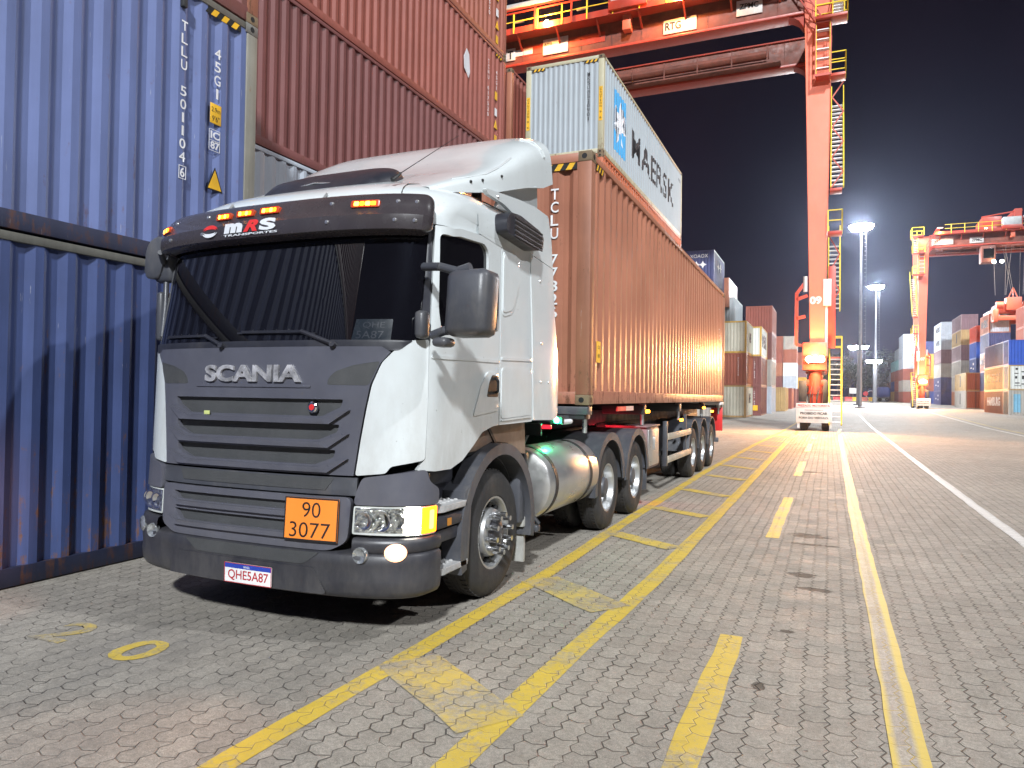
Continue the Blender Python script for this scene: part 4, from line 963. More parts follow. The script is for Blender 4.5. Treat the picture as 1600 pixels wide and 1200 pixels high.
light('column_fill_spot', 'SPOT', (7,-6,30), 30000, (1,.90,.84), target=(-.7,41,11.5), size=.5, cone=R(24), blend=.6)  # added unseen spot behind the camera, brightens the near crane's column

# ------------------------------------------------------------------ floodlight masts
mast_m = pbr('mast_galvanised', (.13,.135,.15), .6, metal=.2)
def mast(x, y, z, h, label, rings=1, low=None):
    r = thing('floodlight_mast', label, 'lamp mast', (x,y,z), 0, 'high floodlight masts')
    m = MB(); m.tube((0,0,0),(0,0,h),.27,14,.13); m.lathe([(.7,0),(.7,.15),(.45,.2)],(0,0,0),'Z',14); m.build('mast_pole', mast_m, r)
    m = MB()
    for k in range(int(h*1.6)): m.box(.42,.66,-.02,.02,1.5+k*.6,1.53+k*.6) if 1.5+k*.6 < h-.5 else None
    m.tube((.66,0,1.5),(.66,0,h-.5),.012,5); m.build('mast_ladder', mast_m, r)
    hs = [h] + ([low] if low else [])
    for hh in hs:
        m = MB(); m.lathe([(1.1,hh-.08),(1.2,hh-.08),(1.2,hh+.05),(1.1,hh+.05),(1.1,hh-.08)],(0,0,0),'Z',20)
        for a in (0,PI/2): m.bar((-1.1*math.cos(a),-1.1*math.sin(a),hh),(1.1*math.cos(a),1.1*math.sin(a),hh),.08)
        hd = m.build('lamp_ring', mast_m, r)
        m = MB(); l = MB()
        for k in range(10):
            a = 2*PI*k/10; q = Matrix.Rotation(a,3,'Z')@Matrix.Rotation(R(35),3,'Y'); c = Vector((1.3*math.cos(a),1.3*math.sin(a),hh-.1))
            m.box(c.x-.1,c.x+.1,c.y-.34,c.y+.34,c.z-.30,c.z+.30,0,0,q,c)
            c2 = c+q@Vector((.12,0,0)); l.box(c2.x-.02,c2.x+.02,c2.y-.32,c2.y+.32,c2.z-.28,c2.z+.28,0,0,q,c2)
        m.build('lamp_housing', chassis, hd); l.build('lit_lens', flood, hd)
    return r
mast(4.0, 112, gz(112), 25.4, 'nearest floodlight mast, tall pale pole just right of the crane stairs with the largest glare', low=None)
mast(4.55, 136, gz(136), 9.9, 'shorter floodlight mast whose lamps shine low beside the nearest pole')
mast(9.0, 170, gz(170), 24.5, 'thinner tall floodlight mast to the right of the nearest one')
mast(8.6, 168, gz(168), 8.8, 'low floodlight mast in front of the thin tall one, beside the blue tank')
light('mast_lamp', 'POINT', (4,110,26), 24000, (.9,.95,1), size=1.2)
light('mast_lamp', 'POINT', (9,168,25.5), 30000, (.9,.95,1), size=1.2)
light('mast_lamp', 'POINT', (8.6,166.5,9.9), 3500, (.9,.95,1), size=.8)
light('mast_lamp', 'SPOT', (4.5,134,10.5), 11000, (.9,.95,1), target=(5,105,0), size=.8, cone=R(150))

# ------------------------------------------------------------------ far end of the yard
ye = 204
r = thing('tank_trailer', 'small blue tank on wheels parked at the far end beside the red containers', 'tank trailer', (12.6,ye,gz(ye)))
m = MB(); m.lathe([(0,-1.5),(1.0,-1.5),(1.35,-1.1),(1.4,0),(1.35,1.1),(1.0,1.5),(0,1.5)],(0,0,2.3),'X',20); m.build('tank', C['darkblue'], r)
m = MB(); m.box(-1.4,1.4,-.5,.5,.7,1.0); m.bar((-.6,0,.9),(-.6,0,1.5),.2); m.bar((.6,0,.9),(.6,0,1.5),.2); m.build('frame', mast_m, r)
for a in (-.8,.8):
    m = MB(); m.lathe([(.1,-.15),(.45,-.15),(.45,.15),(.1,.15)],(a,-.5,.45),'Y',16); m.build('wheel', rubber, r)
m = MB(); m.lathe([(1.0,-.02),(1.1,-.02),(1.1,.06),(1.0,.06),(1.0,-.02)],(-2.8,0,1.6),'Y',20); m.bar((-2.8,0,0),(-2.8,0,.6),.1); tag(m.build('hose_hoop', white_letter), 'white hoop stand next to the small blue tank', 'hoop').location = (12.6,ye,gz(ye))
r = thing('road_sign', 'square white sign on a post at the far end of the yard', 'sign', (5.7,ye,gz(ye)))
m = MB(); m.box(-.85,.85,-.03,.03,1.9,3.3); m.build('sign_plate', sign_white, r); m = MB(); m.tube((0,.05,0),(0,.05,3.2),.06,8); m.build('sign_post', mast_m, r)
r = thing('stop_sign', 'round red sign on a post at the far end of the yard', 'sign', (8.6,ye,gz(ye)))
m = MB(); m.lathe([(0,-.03),(.6,-.03),(.6,.03),(0,.03)],(0,0,1.9),'Y',8); m.build('sign_plate', vis_red, r); m = MB(); m.tube((0,.05,0),(0,.05,1.9),.06,8); m.build('sign_post', mast_m, r)
for i, (x, mt, lb) in enumerate([(1.9,vis_red,'red plastic barrier at the far end, leftmost'),(4.6,vis_red,'red plastic barrier at the far end under the white sign'),(6.4,yellow_stk,'yellow plastic barrier at the far end right of the white sign'),(8.2,crane_red_lit,'orange barrier at the far end below the round red sign'),(10.0,yellow_stk,'yellow barrier at the far end left of the blue tank')]):
    m = MB(); m.prism([(-.35,0),(.35,0),(.15,.5),(.12,1.0),(-.12,1.0),(-.15,.5)], -.8,.8,'X',.03)
    m.box(-.7,-.2,-.36,-.30,.55,.75); m.box(.2,.7,-.36,-.30,.55,.75)
    o = m.build('road_barrier', mt); tag(o, lb, 'barrier', 'plastic barriers at the far end of the yard'); o.location = (x,ye-1,gz(ye))
leaf_m = pbr('night_foliage', (.035,.050,.038), .8, var=.5, scale=.6); bark = pbr('bark', (.06,.05,.045), .9)
def tree(x, y, h, label, seed):
    random.seed(seed); r = thing('tree', label, 'tree', (x,y,gz(y)), 0, 'dark trees beyond the far end of the yard')
    m = MB(); m.tube((0,0,0),(.1,0,h*.45),.28,8,.16)
    tips = []
    for k in range(7):
        a = 2*PI*k/7+random.random(); e = Vector((math.cos(a)*h*.24, math.sin(a)*h*.24, h*random.uniform(.55,.9))); m.tube((.1,0,h*random.uniform(.3,.45)), e, .10, 6, .03); tips.append(e)
    m.build('trunk', bark, r)
    m = MB(); cl = [Vector((random.gauss(0,h*.15),random.gauss(0,h*.13),h*random.uniform(.35,.97))) for _ in range(26)]+tips
    for c in cl:
        rr = h*random.uniform(.05,.13)
        for _ in range(60):
            d = Vector((random.gauss(0,1),random.gauss(0,1),random.gauss(0,.8))).normalized()*rr*random.uniform(.3,1); p = c+d; s_ = random.uniform(.12,.3)
            n = Vector((random.gauss(0,1),random.gauss(0,1),random.gauss(0,1))).normalized(); u = n.orthogonal().normalized()*s_; v_ = n.cross(u)
            m.bm.faces.new([m.bm.verts.new(p+u*a_+v_*b_) for a_, b_ in ((-1,0),(0,-.6),(1,0),(0,.6))])
    m.build('crown', leaf_m, r, smooth=0, keepn=True)
for i, (x, h) in enumerate([(-3.5,9),(-.5,11.5),(2.4,13.5),(5.2,10.5),(7.6,12.5),(10.2,10),(12.8,12),(15.6,14)]):
    tree(x, 222+(i%3)*5, h, ['rounded dark tree hidden partly by the crane leg','dark tree just right of the crane leg foot','tall dark tree between crane stairs and white sign','low dark tree behind the white sign','dark tree behind the round red sign','low dark tree right of the second mast','dark tree above the small blue tank','tallest dark tree behind the distant red containers'][i], 40+i)
random.seed(11)

# ------------------------------------------------------------------ tractor
tk = thing('tractor_truck', 'white articulated truck tractor with grey grille, amber roof lamps and an orange hazard plate', 'truck', (-3.66,3.835,0))
A_, B_, N_ = 1.24, .42, 2.7
_tt = [PI/2*i/300 for i in range(301)]
_px = [A_*math.sin(t)**(2/N_) for t in _tt]+[A_]; _py = [B_*(1-max(0,math.cos(t))**(2/N_)) for t in _tt]+[3.2]
_ss = [0.]
for i in range(1, len(_px)): _ss.append(_ss[-1]+math.hypot(_px[i]-_px[i-1], _py[i]-_py[i-1]))
def interp(v, X, Y):
    if v <= X[0]: return Y[0]
    if v >= X[-1]: return Y[-1]
    lo, hi = 0, len(X)-1
    while hi-lo > 1:
        mid = (lo+hi)//2
        if X[mid] <= v: lo = mid
        else: hi = mid
    f = (v-X[lo])/(X[hi]-X[lo]); return Y[lo]+(Y[hi]-Y[lo])*f
ZK = [0,.62,.95,1.1,1.95,2.8,3.0]; YK = [0,0,.02,.03,.06,.22,.26]
def S0(s, z):
    a = abs(s); x = interp(a,_ss,_px); y = interp(a,_ss,_py)
    k = 1 if x < A_-.001 else max(0, 1-(y-B_)/.3)
    return Vector((math.copysign(x,s) if s else 0, y+interp(z,ZK,YK)*k, z))
def S(s, z, off=0):
    p = S0(s,z)
    if off:
        d1 = S0(s+.01,z)-S0(s-.01,z); d2 = S0(s,z+.01)-S0(s,z-.01); n = d1.cross(d2)
        if n.length > 0: p = p+n.normalized()*off
    return p
def side(y): return y+1.075 if y >= .34 else y+1.075
def poly_grid(poly, holes, step):
    loops = [[Vector((a,b,0)) for a,b in poly]]+[[Vector((a,b,0)) for a,b in h] for h in (holes or [])]
    tris = tessellate_polygon(loops); pts = [p for l in loops for p in l]
    bm = bmesh.new(); vs = [bm.verts.new(p) for p in pts]
    for t in tris:
        try: bm.faces.new([vs[i] for i in t])
        except ValueError: pass
    for f in bm.faces:
        f.normal_update()
        if f.normal.z < 0: f.normal_flip()
    x0, x1 = min(p.x for p in pts), max(p.x for p in pts); y0, y1 = min(p.y for p in pts), max(p.y for p in pts)
    k = math.ceil(x0/step+1e-6)
    while k*step < x1-1e-6: bmesh.ops.bisect_plane(bm, geom=bm.verts[:]+bm.edges[:]+bm.faces[:], plane_co=(k*step,0,0), plane_no=(1,0,0), dist=1e-6); k += 1
    k = math.ceil(y0/step+1e-6)
    while k*step < y1-1e-6: bmesh.ops.bisect_plane(bm, geom=bm.verts[:]+bm.edges[:]+bm.faces[:], plane_co=(0,k*step,0), plane_no=(0,1,0), dist=1e-6); k += 1
    return bm
def shell(name, poly, off, thick, mat, parent, holes=None, step=.06, bev=.004, fn=S, smooth=40):
    bm = poly_grid(poly, holes, step)
    r = bmesh.ops.extrude_face_region(bm, geom=bm.faces[:]); low = {v for v in r['geom'] if isinstance(v, bmesh.types.BMVert)}
    top = [v for v in bm.verts if v not in low]; tset = set(top)
    rim = [e_ for e_ in bm.edges if e_.verts[0] in tset and e_.verts[1] in tset and any(any(v in low for v in f.verts) for f in e_.link_faces)]
    for v in bm.verts:
        v.co = fn(v.co.x, v.co.y, off-thick if v in low else off)
    if bev: bmesh.ops.bevel(bm, geom=rim, offset=bev, segments=2, affect='EDGES', profile=.5, clamp_overlap=True)
    o = MB(); o.bm.free(); o.bm = bm; return o.build(name, mat, parent, smooth)
def rnd(poly, r=.03, n=4):
    out = []; k = len(poly)
    for i in range(k):
        p0, p, p1 = Vector(poly[i-1]), Vector(poly[i]), Vector(poly[(i+1)%k])
        rr = r if not isinstance(r,(list,tuple)) else r[i]
        a = (p0-p); b = (p1-p)
        if rr <= 0 or a.length < 1e-6 or b.length < 1e-6: out.append(tuple(p)); continue
        d = min(rr, a.length*.45, b.length*.45); A = p+a.normalized()*d; Bq = p+b.normalized()*d
        for j in range(n+1):
            t = j/n; q = A*(1-t)**2+p*2*t*(1-t)+Bq*t*t; out.append((q.x,q.y))
    return out
def mir(poly): return [(-a,b) for a,b in poly][::-1]
def both(name, poly, *a, **k):
    shell(name, poly, *a, **k)
    h = k.pop('holes', None); return shell(name, mir(poly), *a, **(dict(k, holes=[mir(x) for x in h]) if h else k))
# inner dark body so that nothing shows through
m = MB(); m.box(-1.15,1.15,.45,2.2,1.15,2.85,.03); m.box(-1.0,1.0,.3,.5,.5,1.9,.03); m.box(-.75,.75,.14,.5,.75,1.85); m.build('inner_body', black, tk)
# grille
slots = []
for z0, z1, w0 in ((1.468,1.580,.745),(1.312,1.415,.725),(1.150,1.248,.705)):
    slots.append(rnd([(-w0,z1),(-w0+.015,z1-.05),(-w0+.15,z0),(w0-.15,z0),(w0-.015,z1-.05),(w0,z1)][::-1], .012, 2))
gp = [(-.835,1.085),(.835,1.085),(.865,1.32),(.895,1.52),(.925,1.68),(.985,1.82),(1.05,1.895),(.99,1.93),(-.99,1.93),(-1.05,1.895),(-.985,1.82),(-.925,1.68),(-.895,1.52),(-.865,1.32)]
gr_ = shell('grille', gp, .022, .045, grey_plastic, tk, holes=slots, step=.08, bev=.008)
shell('grille_mesh', [(-.78,1.12),(.78,1.12),(.80,1.60),(-.80,1.60)], -.012, .01, mesh_grey, gr_, step=.1, bev=0)
for z0 in (1.445,1.290,1.128):   # protruding lips below every slot
    shell('grille_lip', [(-.66,z0-.028),(.66,z0-.028),(.80,z0+.065),(.73,z0+.052),(.60,z0+.008),(-.60,z0+.008),(-.73,z0+.052),(-.80,z0+.065)], .052, .035, grey_plastic, gr_, step=.1, bev=.012)
shell('logo_recess_lip', rnd([(-.52,1.655),(.50,1.655),(.50,1.675),(-.52,1.675)],.008,2), .030, .01, grey_plastic, gr_, step=.1, bev=.003)
for sgn in (1,-1):
    q = [(.62,1.675),(.915,1.675),(.97,1.80),(.985,1.835),(.80,1.805),(.68,1.765),(.63,1.72)]
    q = rnd(q,.02,3)
    shell('corner_inlet', q if sgn > 0 else mir(q), .0235, .004, mesh_grey, gr_, step=.08, bev=.001)
def Sfn(s0, z0, o=0): return lambda a, b, off: S(s0+a, z0+b, off+o)
put_text('SCANIA', Sfn(-.425,1.690,.024), .85, .118, letter_metal, gr_, 'name_letters', .035, thick=.016, cuts=[.05*i for i in range(1,17)])
m = MB(); c = S(.52,1.525,.02); m.lathe([(0,-.012),(.030,-.012),(.038,-.006),(.04,.01)],(c.x,c.y,c.z),'Y',18); bd = m.build('badge', chrome, gr_)
m = MB(); m.lathe([(0,-.015),(.020,-.015),(.021,-.012)],(c.x,c.y,c.z),'Y',12); m.build('badge_face', vis_red, bd)
m = MB(); c = S(-.385,1.468,.04); m.box(c.x-.022,c.x+.03,c.y-.006,c.y,c.z-.012,c.z+.015,.002); m.build('tape_scrap', pbr('tape_green', (.45,.5,.18), .7), gr_)
# strip below the grille and lower grille
shell('trim_strip', [(-.86,.955),(.86,.955),(.86,1.072),(-.86,1.072)], .012, .03, fender_grey, tk, step=.1, bev=.004)
shell('strip_mesh', [(-.62,.985),(.64,.985),(.70,1.062),(-.66,1.062)], .017, .004, mesh_grey, tk, step=.1, bev=0)
ls = [rnd([(-.64,.845),(.66,.845),(.72,.90),(-.70,.90)],.01,2), rnd([(-.60,.70),(.62,.70),(.70,.775),(-.68,.775)],.01,2)]
lg = shell('lower_grille', rnd([(-.83,.945),(-.82,.66),(-.68,.60),(.70,.60),(.82,.66),(.835,.945)][::-1],.05,4), .030, .05, grey_plastic, tk, holes=ls, step=.08, bev=.008)
shell('lower_mesh', [(-.76,.66),(.76,.66),(.76,.92),(-.76,.92)], .0, .01, mesh_grey, lg, step=.1, bev=0)
for z0 in (.825,.685): shell('grille_lip', [(-.64,z0-.022),(.66,z0-.022),(.74,z0+.035),(.66,z0+.010),(-.64,z0+.010),(-.72,z0+.035)], .056, .03, grey_plastic, lg, step=.1, bev=.011)
# white corner panels
cp = [(.845,1.085),(1.045,1.105),(1.075,1.150),(1.293,1.190),(1.300,1.55),(1.292,1.985),(1.17,1.972),(1.065,1.900),(.995,1.825),(.935,1.68),(.905,1.52),(.875,1.32)]
both('corner_panel', rnd(cp,.02,3), .016, .05, white_paint, tk, step=.05, bev=.010)
# upper headlight surrounds, headlights, bumper
sr = rnd([(.85,.900),(1.43,.895),(1.43,.99),(1.33,1.045),(1.30,1.13),(.90,1.075),(.865,.985)],.03,3)
both('headlight_surround', sr, .030, .06, grey_plastic, tk, step=.05, bev=.012)
def bump_row(z, off, s0, s1, n=64): return [S(s0+(s1-s0)*i/n, z, off) for i in range(n+1)]
m = MB(); m.grid([bump_row(z,o,-1.46,1.46) for z,o in ((.285,-.10),(.295,-.02),(.315,.022),(.35,.042),(.42,.048),(.455,.042),(.52,.047),(.575,.045),(.595,.025),(.60,-.08))], flip=True)
bu = m.build('bumper', dark_plastic, tk, smooth=50)
for sgn in (1,-1):
    m = MB(); sa, sb = (.86,1.46) if sgn > 0 else (-1.46,-.86)
    m.grid([bump_row(z,o,sa,sb,20) for z,o in ((.595,-.02),(.597,.030),(.62,.047),(.655,.046),(.680,.040),(.690,.025),(.692,-.05))], flip=True)
    m.build('bumper_ear', dark_plastic, bu, smooth=50)
shell('bumper_mesh', rnd([(-.40,.505),(.52,.505),(.64,.588),(-.52,.588)],.02,2), .0500, .006, mesh_grey, bu, step=.08, bev=.001)
shell('bumper_step', rnd([(-.68,.325),(.70,.325),(.60,.49),(-.58,.49)],.03,3), .056, .02, dark_plastic, bu, step=.08, bev=.010)
# headlights: clear lens on the inner part, lit inner corner, amber outer corner
for sgn in (1,-1):
    f = (lambda p: p) if sgn > 0 else mir
    hd = shell('headlight', f(rnd([(.845,.712),(1.425,.700),(1.43,.885),(1.15,.893),(.85,.893)],.015,2)), .018, .04, lens_frost, tk, step=.05, bev=.004)
    for cs, rr in ((.925,.052),(1.04,.060),(1.135,.045)):
        m = MB(); c = S(cs*sgn,.80,.022); m.lathe([(0,.012),(rr*.5,.008),(rr*.8,-.001),(rr,-.006),(rr*1.12,-.006),(rr*1.15,.004)],(c.x,c.y,c.z),'Y',20); m.build('reflector', chrome, hd)
    lens_c = pbr('lens_facets', (.55,.57,.56), .09, metal=.9, var=.8, scale=34, bump=1.0, bscale=34) if sgn > 0 else lens_c
    shell('lens_facet', f([(.86,.725),(1.17,.722),(1.17,.882),(.86,.882)]), .020, .003, lens_c, hd, step=.05, bev=0)
    if sgn > 0:
        shell('low_beam_lit', rnd([(1.185,.712),(1.275,.712),(1.275,.882),(1.185,.882)],.015,2), .026, .01, headglow, hd, step=.04, bev=.003)
        shell('turn_signal', rnd([(1.285,.712),(1.42,.712),(1.42,.880),(1.285,.880)],.01,2), .024, .01, amber, hd, step=.04, bev=.003)
        shell('turn_signal_core', rnd([(1.345,.735),(1.385,.735),(1.385,.860),(1.345,.860)],.01,2), .027, .004, amber_hot, hd, step=.04, bev=0)
    else:
        shell('turn_signal', f(rnd([(1.285,.712),(1.42,.712),(1.42,.880),(1.285,.880)],.01,2)), .024, .01, lens, hd, step=.04, bev=.003)
    m = MB(); c = S(.915*sgn,.585,.050); m.lathe([(0,.008),(.03,.004),(.042,-.004),(.050,-.008),(.054,.0),(.054,.02)],(c.x,c.y,c.z),'Y',22); m.build('fog_lamp', lens, bu)
    c = S(1.13*sgn,.605,.052); m = MB(); q = Matrix.Rotation(R(26*sgn),3,'Z')
    m.lathe([(0,-.010),(.05,-.008),(.062,0),(.064,.02)],(0,0,0),'Y',22)
    for v in m.bm.verts: v.co = q@Vector((v.co.x*1.15,v.co.y,v.co.z*.92))+c
    fo = m.build('fog_lamp', fogrim if sgn > 0 else lens, bu)
    if sgn > 0:
        m = MB(); m.lathe([(0,-.0145),(.030,-.0135),(.040,-.011)],(0,0,0),'Y',22)
        for v in m.bm.verts: v.co = q@Vector((v.co.x*1.15,v.co.y,v.co.z*.92))+c
        m.build('lit_bulb', fogglow, fo)
light('headlight_beam', 'SPOT', (-2.50,3.80,.80), 42, (1,.50,.30), vec=(-.25,-1,-.16), size=.08, cone=R(75), blend=.9).parent = None
light('headlight_beam', 'SPOT', (-4.85,3.9,.66), 14, (1,.45,.30), vec=(-.9,-.7,-.02), size=.05, cone=R(100), blend=.7)
# plates
shp = shell('hazard_plate', [(.370,.655),(.765,.655),(.765,.932),(.370,.932)], .058, .006, orange_plate, tk, step=.08, bev=.001)
for q in ([(.370,.655),(.765,.655),(.765,.664),(.370,.664)],[(.370,.923),(.765,.923),(.765,.932),(.370,.932)],[(.370,.664),(.378,.664),(.378,.923),(.370,.923)],[(.757,.664),(.765,.664),(.765,.923),(.757,.923)]): shell('plate_border', q, .0595, .002, ink, shp, step=.08, bev=0)
put_text('90', Sfn(.505,.806,.0585), .135, .098, ink, shp, bold=-.005, thick=.001); put_text('3077', Sfn(.415,.675,.0585), .30, .098, ink, shp, bold=-.005, thick=.001)
npl = shell('number_plate', rnd([(-.105,.330),(.298,.330),(.298,.462),(-.105,.462)],.008,2), .075, .006, plate_white, tk, step=.1, bev=.001)
shell('plate_band', [(-.100,.428),(.293,.428),(.293,.458),(-.100,.458)], .0765, .002, plate_blue, npl, step=.1, bev=0)
for q in ([(-.105,.330),(.298,.330),(.298,.334),(-.105,.334)],[(-.105,.458),(.298,.458),(.298,.462),(-.105,.462)],[(-.105,.334),(-.101,.334),(-.101,.458),(-.105,.458)],[(.294,.334),(.298,.334),(.298,.458),(.294,.458)]): shell('plate_border', q, .0775, .002, plate_red, npl, step=.1, bev=0)
put_text('QHE5A87', Sfn(-.072,.345,.0755), .345, .072, plate_red, npl, bold=.01, thick=.001)
put_text('BRASIL', Sfn(.065,.4345,.0768), .055, .014, plate_white, npl, thick=.0008)
# windscreen, cowl, pillars
ws = shell('windscreen', rnd([(-1.225,1.955),(1.225,1.955),(1.215,2.79),(-1.215,2.79)],[.08,.08,.02,.02],4), .0, .012, tint, tk, step=.05, bev=.002)
both('windscreen_pillar', [(1.228,1.975),(1.292,1.99),(1.262,2.36),(1.225,2.80),(1.20,2.80),(1.218,2.36)], .006, .03, dark_plastic, tk, step=.05, bev=.004)
shell('wiper_cowl', rnd([(-1.12,1.905),(1.10,1.905),(1.19,1.972),(-1.19,1.972)],.02,2), .018, .03, dark_plastic, tk, step=.07, bev=.008)
sgp = shell('paper_sign', [(.77,1.975),(1.04,1.975),(1.04,2.115),(.79,2.115)], .0012, .002, pbr('paper_behind_glass', (.010,.015,.022), .25), ws, step=.06, bev=0)
put_text('QHE', Sfn(.84,2.050,.0014), .15, .045, pbr('ink_behind_glass', (.006,.01,.02), .4), sgp, thick=.0006); put_text('5A87', Sfn(.80,1.985,.0014), .19, .050, bpy.data.materials['ink_behind_glass'], sgp, thick=.0006)
for (sA,zA),(sM,zM),(sB,zB) in (((-.92,2.02),(-.46,2.015),(-.28,1.945)),((-.12,2.035),(.40,2.030),(.66,1.945))):
    m = MB(); m.tube(S(sM,zM,.030),S(sB,zB,.035),.015,8); m.bar(S(sA,zA,.022),S(sM,zM,.030),.012,.018)
    m.bar(S(sA-.05,zA-.004,.012),S(sM+.1,zM-.012,.012),.008,.012)
    for k in range(4):
        f = .2+.2*k; m.bar(S(sA+(sM-sA)*f,zA+.012,.026),S(sA+(sM-sA)*(f-.06),zA-.002,.014),.006)
    m.tube(S(sB,zB-.01,.02),S(sB,zB,.05),.022,10); m.build('wiper', dark_plastic, tk)
# sun visor
visor_m = pbr('visor_smoked', (.040,.034,.038), .26, var=.1, coat=.3, dirt=.15, dirtc=(.10,.09,.09))
def vrow(z, o, n=60, e=1.15): return [S(-e+2*e*i/n, z, o if True else o) for i in range(n+1)]
m = MB(); m.grid([vrow(z,o) for z,o in ((2.685,.02),(2.685,.105),(2.692,.118),(2.73,.130),(2.787,.135),(2.794,.128),(2.86,.114),(2.925,.09),(2.955,.070),(2.97,.045),(2.972,-.03))], flip=True)
for sg_ in (1,-1):   # rounded end caps
    pr_ = [(2.685,.02),(2.685,.105),(2.692,.118),(2.73,.130),(2.787,.135),(2.794,.128),(2.86,.114),(2.925,.09),(2.955,.070),(2.97,.045),(2.972,-.03)]
    rows = []
    for j in range(7):
        t = PI/2*j/6; e_ = 1.15+.07*math.sin(t); k_ = math.cos(t)
        rows.append([S(e_*sg_, 2.82+(z-2.82)*(.55+.45*k_), o*(.25+.75*k_) if o > 0 else o) for z,o in pr_])
    m.grid(rows, flip=(sg_>0))
vi = m.build('sun_visor', visor_m, tk, smooth=35)
for s_, z_, w_ in ((-.365,2.862,.125),(-.165,2.868,.14),(.055,2.872,.15),(.80,2.862,.17),(-1.06,2.845,.13)):
    m = MB(); hw_ = w_/2; bz = .128
    shl = shell('marker_lamp', rnd([(s_-hw_-.01,z_-.024),(s_+hw_+.01,z_-.024),(s_+hw_+.01,z_+.024),(s_-hw_-.01,z_+.024)],.01,2), .130, .03, pbr('lamp_rim_amber', (.45,.05,.01), .3) if 'lamp_rim_amber' not in bpy.data.materials else bpy.data.materials['lamp_rim_amber'], vi, step=.04, bev=.003)
    for k in range(4):
        c0 = s_-hw_+.01+(w_-.02)*k/4; shell('led', rnd([(c0+.003,z_-.014),(c0+(w_-.02)/4-.003,z_-.014),(c0+(w_-.02)/4-.003,z_+.014),(c0+.003,z_+.014)],0.006,2), .133, .004, amber if k % 2 else amber_hot, shl, step=.05, bev=0)
for s_ in (-.93,-.55,.0,.55,1.0,1.11):
    for z_, o_ in ((2.745,.133),(2.885,.106)):
        if abs(s_) < .1: continue
        m = MB(); c = S(s_,z_,o_); m.lathe([(0,-.008),(.012,-.007),(.015,0),(.015,.01)],(c.x,c.y,c.z),'Y',10); m.build('visor_screw', steel, vi)
put_text('m', Sfn(-.325,2.726,.136), .165, .075, vis_white, vi, 'decal_letters', .07, thick=.002, cuts=[.05*i for i in range(1,4)])
put_text('R', Sfn(-.145,2.726,.136), .125, .085, vis_red, vi, 'decal_letters', .05, thick=.002, shear=.3, cuts=[.05,.1])
put_text('S', Sfn(-.005,2.726,.136), .145, .085, vis_white, vi, 'decal_letters', .05, thick=.002, cuts=[.05,.1])
put_text('TRANSPORTES', Sfn(-.33,2.703,.134), .49, .016, vis_white, vi, 'decal_letters', .02, thick=.001, cuts=[.1*i for i in range(1,5)])
for k, mt in ((0,vis_red),(1,vis_red),(2,vis_white),(3,vis_white)):   # the swirl mark
    m = MB(); pts = []
    for i in range(11):
        t = i/10; a = PI*(.05+.9*t) if k < 2 else PI*(1.05+.9*t); rx = .075-.016*(k % 2); rz = .034-.012*(k % 2)
        pts.append((-.47+rx*math.cos(a), 2.757+rz*math.sin(a)+(.004 if k < 2 else -.004), .0075*math.sin(PI*t)+.001))
    m.grid([[S(x_,z_-w__,.137) for x_,z_,w__ in pts],[S(x_,z_+w__,.137) for x_,z_,w__ in pts]]); m.build('decal_swirl', mt, vi, smooth=0)
